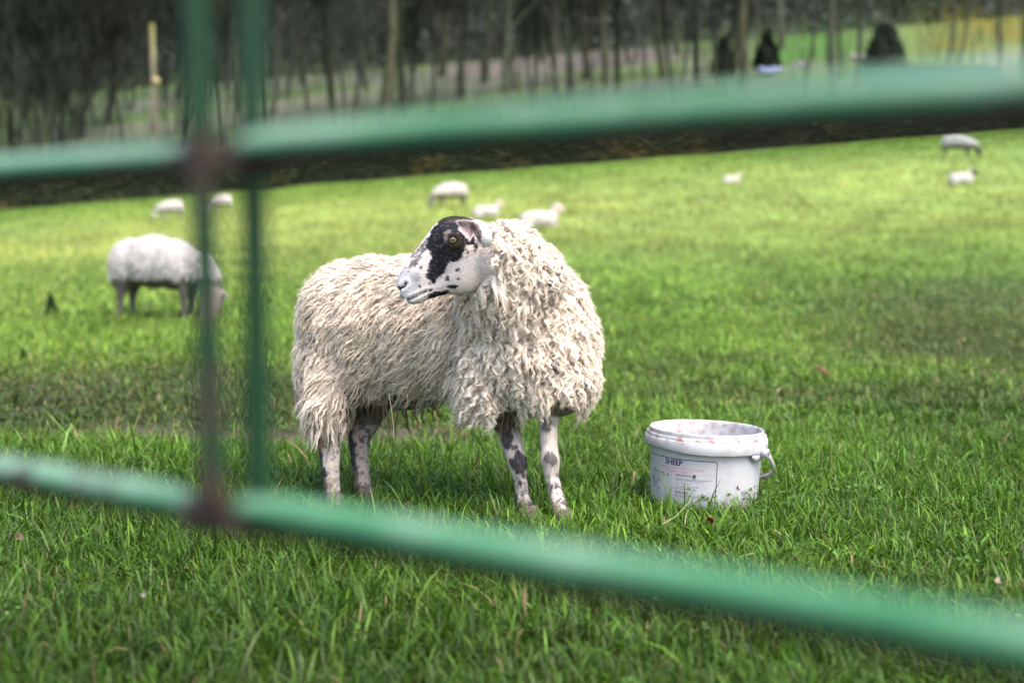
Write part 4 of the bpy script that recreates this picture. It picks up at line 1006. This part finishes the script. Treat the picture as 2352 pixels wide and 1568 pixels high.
trees = [(30,80,3),(85,76,3),(140,79,3),(190,88,3),(240,96,3),(-40,78,3),(292,80,4),(410,78,3),(300,105,1),(482,76,4),(528,77,1),(560,98,0),(612,84,4),(622,78,4),(655,104,1),(720,80,4),(772,84,0),(800,78,1),(845,108,0),(882,76,2),(930,84,0),(958,90,1),(992,86,4),(1015,112,2),(1042,80,4),(1072,92,1),(1110,104,0),(1150,77,0),(1182,96,4),(1214,82,1),(1262,78,4),(1290,86,1),(1322,80,0),(1350,100,2),(1398,78,2),(1416,88,0),(1450,110,1),(1478,78,4),(1520,96,0),(1560,80,1),(1598,88,0),(1640,82,1),(1680,98,2),(1722,74,2),(1700,84,0),(1840,78,4),(1910,76,0),(1926,86,4),(1955,80,4),(2156,76,4),(2192,88,4),(2286,77,4),(2342,74,2),(2400,80,0),(1790,112,0),(560,116,2),(420,112,0),(700,116,0),(950,118,0),(1250,118,0),(1550,116,0)]
ORD = 'first second third fourth fifth sixth seventh eighth ninth tenth eleventh twelfth thirteenth fourteenth fifteenth sixteenth seventeenth eighteenth nineteenth twentieth twenty-first twenty-second twenty-third'.split()
for i, (pxx, Y, kd) in enumerate(trees):
    X = (pxx-1176)/FPX*Y
    o = protos[kd] if not used[kd] else copy_tree(protos[kd]); used[kd] = True
    o.location = (X, Y, float(gz(X, Y))-.1); o.rotation_euler = (random.uniform(-.025, .025), random.uniform(-.03, .03), random.uniform(0, 6.28)); s = random.uniform(.85, 1.15); o.scale = (s, s, s)
    rk = sorted(t_[0] for t_ in trees if t_[2] == kd).index(pxx)
    tag(o, LB[kd]+', '+ORD[rk]+' of its kind from the left', 'tree', {0: 'straight mossy bare trees', 1: 'slim grey brown bare trees', 2: 'thick olive trunked bare trees', 3: 'many stemmed dark bare trees', 4: 'thin dark bare trees'}[kd])

K = 1700; r = np.random.default_rng(611); y = r.uniform(68, 121, K); u = r.uniform(-.40, .40, K); x = u*y
xc = np.round(x/2.2+r.normal(0, .12, K))*2.2+np.sin(y*3)*.6; x = np.where(r.random(K) < .6, xc, x)
c = np.array([.062, .068, .042])*r.uniform(.4, 1.8, K)[:, None]; gr = (r.random(K) < .25)[:, None]; c = np.where(gr, np.array([.10, .15, .04])*r.uniform(.6, 1.3, K)[:, None], c)
m = MB(); m.add(*strips(np.stack([x, y, gz(x, y)-.1], 1), r.uniform(-3.14, 3.14, K), r.uniform(.8, 3.6, K), r.uniform(.03, .09, K), np.abs(r.normal(0, .10, K)), r.normal(0, .25, K), c, c, 612))
tag(m.build('scrub', M_BARK), 'thin leafless scrub and saplings growing between the trees', 'scrub', kind='stuff')

# ------------------------------------------------------------------ far odds and ends
def gp(px_, Y): X = (px_-1176)/FPX*Y; return np.array([X, Y, float(gz(X, Y))])
g = gp(358, 73); g[2] = P(358, 318, 73)[2]
po = empty('wooden_pole', g); tag(po, 'pale yellowish bare wooden pole with a small yellow plate, among the trees at the left', 'pole')
m = MB(); top = P(349, 55, 73)-g; m.tube([(0, 0, -1.5), top*.5+np.array([.05, 0, 0]), top], [.15, .14, .12], 10, np.array([(.22, .19, .16), (.20, .17, .12), (.15, .145, .05)])); m.build('post', M_BARK, po)
m = MB(); c = P(360, 187, 73)-g; m.tube([c+np.array([0, -.16, 0]), c+np.array([0, -.20, 0])], [.20, .20], 14, (.36, .30, .14)); m.build('plate', M_PLAIN, po)
def conifer(px_, py_top, py_bot, Y, wpx, label, seed, grp):
    z0 = P(px_, py_bot, Y)[2]; z1 = P(px_, py_top, Y)[2]; g_ = gp(px_, Y); z0 = min(z0, g_[2]); o = empty('evergreen_tree', (g_[0], Y, z0)); tag(o, label, 'tree', grp)
    Ht = z1-z0; W = wpx*Y/FPX/2; rr_ = np.random.default_rng(seed); N_ = 9000; t_ = rr_.random(N_)**1.2; a = rr_.uniform(0, 6.28, N_); R_ = W*np.where(t_ < .12, t_/.12*.4+.6, 1)*(1-t_)**(.5 if wpx < 70 else .33)*(.85+.22*np.sin(a*4+t_*7)+.25*(rr_.random(N_)-.5))*np.sqrt(rr_.uniform(.3, 1, N_))
    mm = MB(); mm.add(*leafcloud(N_, np.stack([R_*np.cos(a), R_*np.sin(a), .3+t_*(Ht-.3)], 1), .14, np.array([.040, .056, .038])*rr_.uniform(.5, 1.8, N_)[:, None], seed)); mm.build('crown', M_LEAF, o)
    mm = MB(); mm.tube([(0, 0, -.3), (0, 0, Ht*.8)], [.22, .05], 8, (.04, .035, .025)); mm.build('trunk', M_BARK, o)
conifer(1755, 72, 170, 92, 64, 'small dark conical evergreen tree right of the thickest trunk', 501, None)
conifer(2022, 55, 200, 88, 105, 'broad black looking evergreen tree behind the green roofed shed', 502, None)
conifer(1655, 88, 190, 94, 62, 'dark rounded evergreen tree left of the thickest trunk', 503, None)
# low shed with a teal roof
g = gp(2140, 71); zr = P(2140, 148, 71)[2]; z1 = P(2140, 225, 69)[2]
sh = empty('shed', (g[0], 71, g[2])); tag(sh, 'low shed with a long dark teal roof behind the top rail at the right', 'shed')
w2 = 3.55; m = MB(); n_c = 70; V = []
for i in range(n_c+1):
    xx = -w2+2*w2*i/n_c; c_ = .05*(i % 2)
    V += [(xx, -1.6, z1-g[2]+c_), (xx, 1.6, zr-g[2]+c_), (xx, -1.6, z1-g[2]+c_-.04), (xx, 1.6, zr-g[2]+c_-.04)]
F = []
for i in range(n_c): a = i*4; F += [[a, a+4, a+5, a+1], [a+3, a+7, a+6, a+2], [a+2, a+6, a+4, a], [a+1, a+5, a+7, a+3]]
m.add(V, np.array(F), (.006, .060, .048)); m.build('roof', M_PLAIN, sh, smooth=False)
m = MB(); m.box((-w2+.1, -1.45, -1.5), (w2-.1, 1.45, z1-g[2]-.06), (.05, .05, .04)); m.build('wall', M_PLAIN, sh, smooth=False)
def lump(name, px_, py_, Y, wpx, hpx, colr, label, cat, seed):
    c = P(px_, py_, Y); W = wpx*Y/FPX/2; Hh = hpx*Y/FPX/2; bm = bmesh.new()
    rr_ = random.Random(seed)
    for _ in range(7): ico(bm, (rr_.uniform(-.7, .7)*W, rr_.uniform(-.3, .3)*W, rr_.uniform(-.3, .3)*Hh), (W*rr_.uniform(.3, .5), W*.3, Hh*rr_.uniform(.5, .8)))
    v, nr, f = remesh(bm, max(.05, Hh/12), 2, name); v[:, 2] += (noise(v, 2.5, seed)-.5)*Hh*.5
    o = mk(name, v, f, np.array(colr)*(.8+.4*noise(v, 1.5, seed+1))[:, None], M_PLAIN); o.location = (c[0], Y, c[2]); tag(o, label, cat)
lump('tarpaulin', 1772, 164, 84, 62, 26, (.50, .54, .82), 'crumpled pale blue sheet lying at the foot of the trees on the right', 'sheet', 1)
lump('feed_sack', 1837, 148, 88, 26, 16, (.48, .42, .55), 'pale lilac sack lying right of the blue sheet', 'sack', 2)
lump('boulder', 1970, 135, 90, 34, 24, (.55, .47, .46), 'pale pinkish boulder left of the broad black evergreen tree', 'rock', 3)

# ------------------------------------------------------------------ small things lying in the grass
def fallen_leaf(px_, py_, size, colr, label, seed):
    g = ground_hit(px_, py_); rr_ = random.Random(seed); n_ = 14; V = [(0, 0, 0)]; 
    for i in range(n_):
        a = 2*math.pi*i/n_; q = size*(1+.25*math.sin(a*5+seed))*(1.3 if abs(math.cos(a)) > .7 else .8); V.append((q*math.cos(a), q*.6*math.sin(a), .35*size*math.sin(a*2+seed)+.2*size*rr_.random()))
    V = np.array(V); V2 = V-np.array([0, 0, .0006]); F = [[0, 1+i, 1+(i+1) % n_] for i in range(n_)]; F2 = [[n_+1+c for c in f_][::-1] for f_ in F]
    o = mk('fallen_leaf', np.concatenate([V, V2]), np.array(F+F2), np.tile(colr, (2*n_+2, 1)), M_LEAF, smooth=False)
    o.location = (g[0], g[1], float(gz(g[0], g[1]))+.075); o.rotation_euler = (rr_.uniform(.5, 1.1), rr_.uniform(-.4, .4), rr_.uniform(0, 6)); tag(o, label, 'leaf', 'fallen leaves in the grass')
fallen_leaf(1630, 1262, .026, (.22, .085, .035), 'curled reddish brown dead leaf in the grass below the bucket', 1)
fallen_leaf(1892, 885, .035, (.16, .085, .05), 'brown dead leaf in the grass up and right of the bucket', 2)
fallen_leaf(36, 1300, .018, (.26, .18, .14), 'pinkish dead leaf in the grass at the lower left', 3)
fallen_leaf(332, 1470, .010, (.22, .18, .15), 'tiny pale dead leaf in the dark grass at the bottom left', 4)
fallen_leaf(1452, 1435, .016, (.42, .25, .15), 'orange brown dead leaf below the lower rail', 5)
fallen_leaf(2292, 1425, .020, (.26, .22, .15), 'pale buff dead leaf behind the lower rail at the right', 6)
def stalk(pl, label):
    m = MB(); pts = [ground_hit(*p_) for p_ in pl]; pts = [np.array([p_[0], p_[1], float(gz(p_[0], p_[1]))+.085]) for p_ in pts]; c = pts[0].copy()
    m.tube(np.array(pts)-c, .0012, 6, (.34, .30, .18)); o = m.build('dry_stalk', M_LEAF); o.location = tuple(c); tag(o, label, 'stalk', 'dry stalks in the grass')
stalk([(1520, 1280), (1550, 1262), (1580, 1235), (1586, 1222)], 'longer bent straw stalk in the grass below the bucket')
stalk([(1572, 1290), (1574, 1265), (1580, 1245)], 'short upright straw stalk in the grass below the bucket')
def thistle(px_, py_, hpx, colr, label, cone=False, seed=1):
    g = ground_hit(px_, py_); Hh = hpx*g[1]/FPX; rr_ = np.random.default_rng(seed); N_ = 700 if cone else 160
    t_ = rr_.random(N_); a = rr_.uniform(0, 6.28, N_); W = Hh*(.38 if cone else .16); R_ = W*(1-t_)**.8*np.sqrt(rr_.uniform(.2, 1, N_))
    m = MB(); m.add(*leafcloud(N_, np.stack([R_*np.cos(a)+t_*-.1*Hh, R_*np.sin(a), t_*Hh], 1), Hh*.07, np.array(colr)*rr_.uniform(.5, 1.6, N_)[:, None], seed))
    o = empty('weed', (g[0], g[1], float(gz(g[0], g[1])))); m.build('leaves', M_LEAF, o)
    s = MB(); s.tube([(0, 0, -.02), (-.03*Hh, 0, Hh*.8)], [.006, .003], 6, (.03, .04, .02)); s.build('stem', M_LEAF, o)
    tag(o, label, 'weed', 'dark weeds standing in the field')
thistle(120, 720, 46, (.018, .040, .016), 'dark pointed weed clump standing in the field at the far left', True, 1)
thistle(1609, 832, 30, (.03, .07, .02), 'small upright dark weed in the grass above the bucket', False, 2)
thistle(1622, 862, 22, (.03, .07, .02), 'short dark weed just below the upright weed above the bucket', False, 3)
thistle(1658, 855, 24, (.03, .07, .02), 'small dark weed right of the other two above the bucket', False, 4)
thistle(210, 812, 24, (.03, .06, .02), 'small dark weed below the grazing sheep at the left', False, 5)
thistle(56, 832, 30, (.03, .06, .02), 'dark weed near the left edge above the worn grass', True, 6)
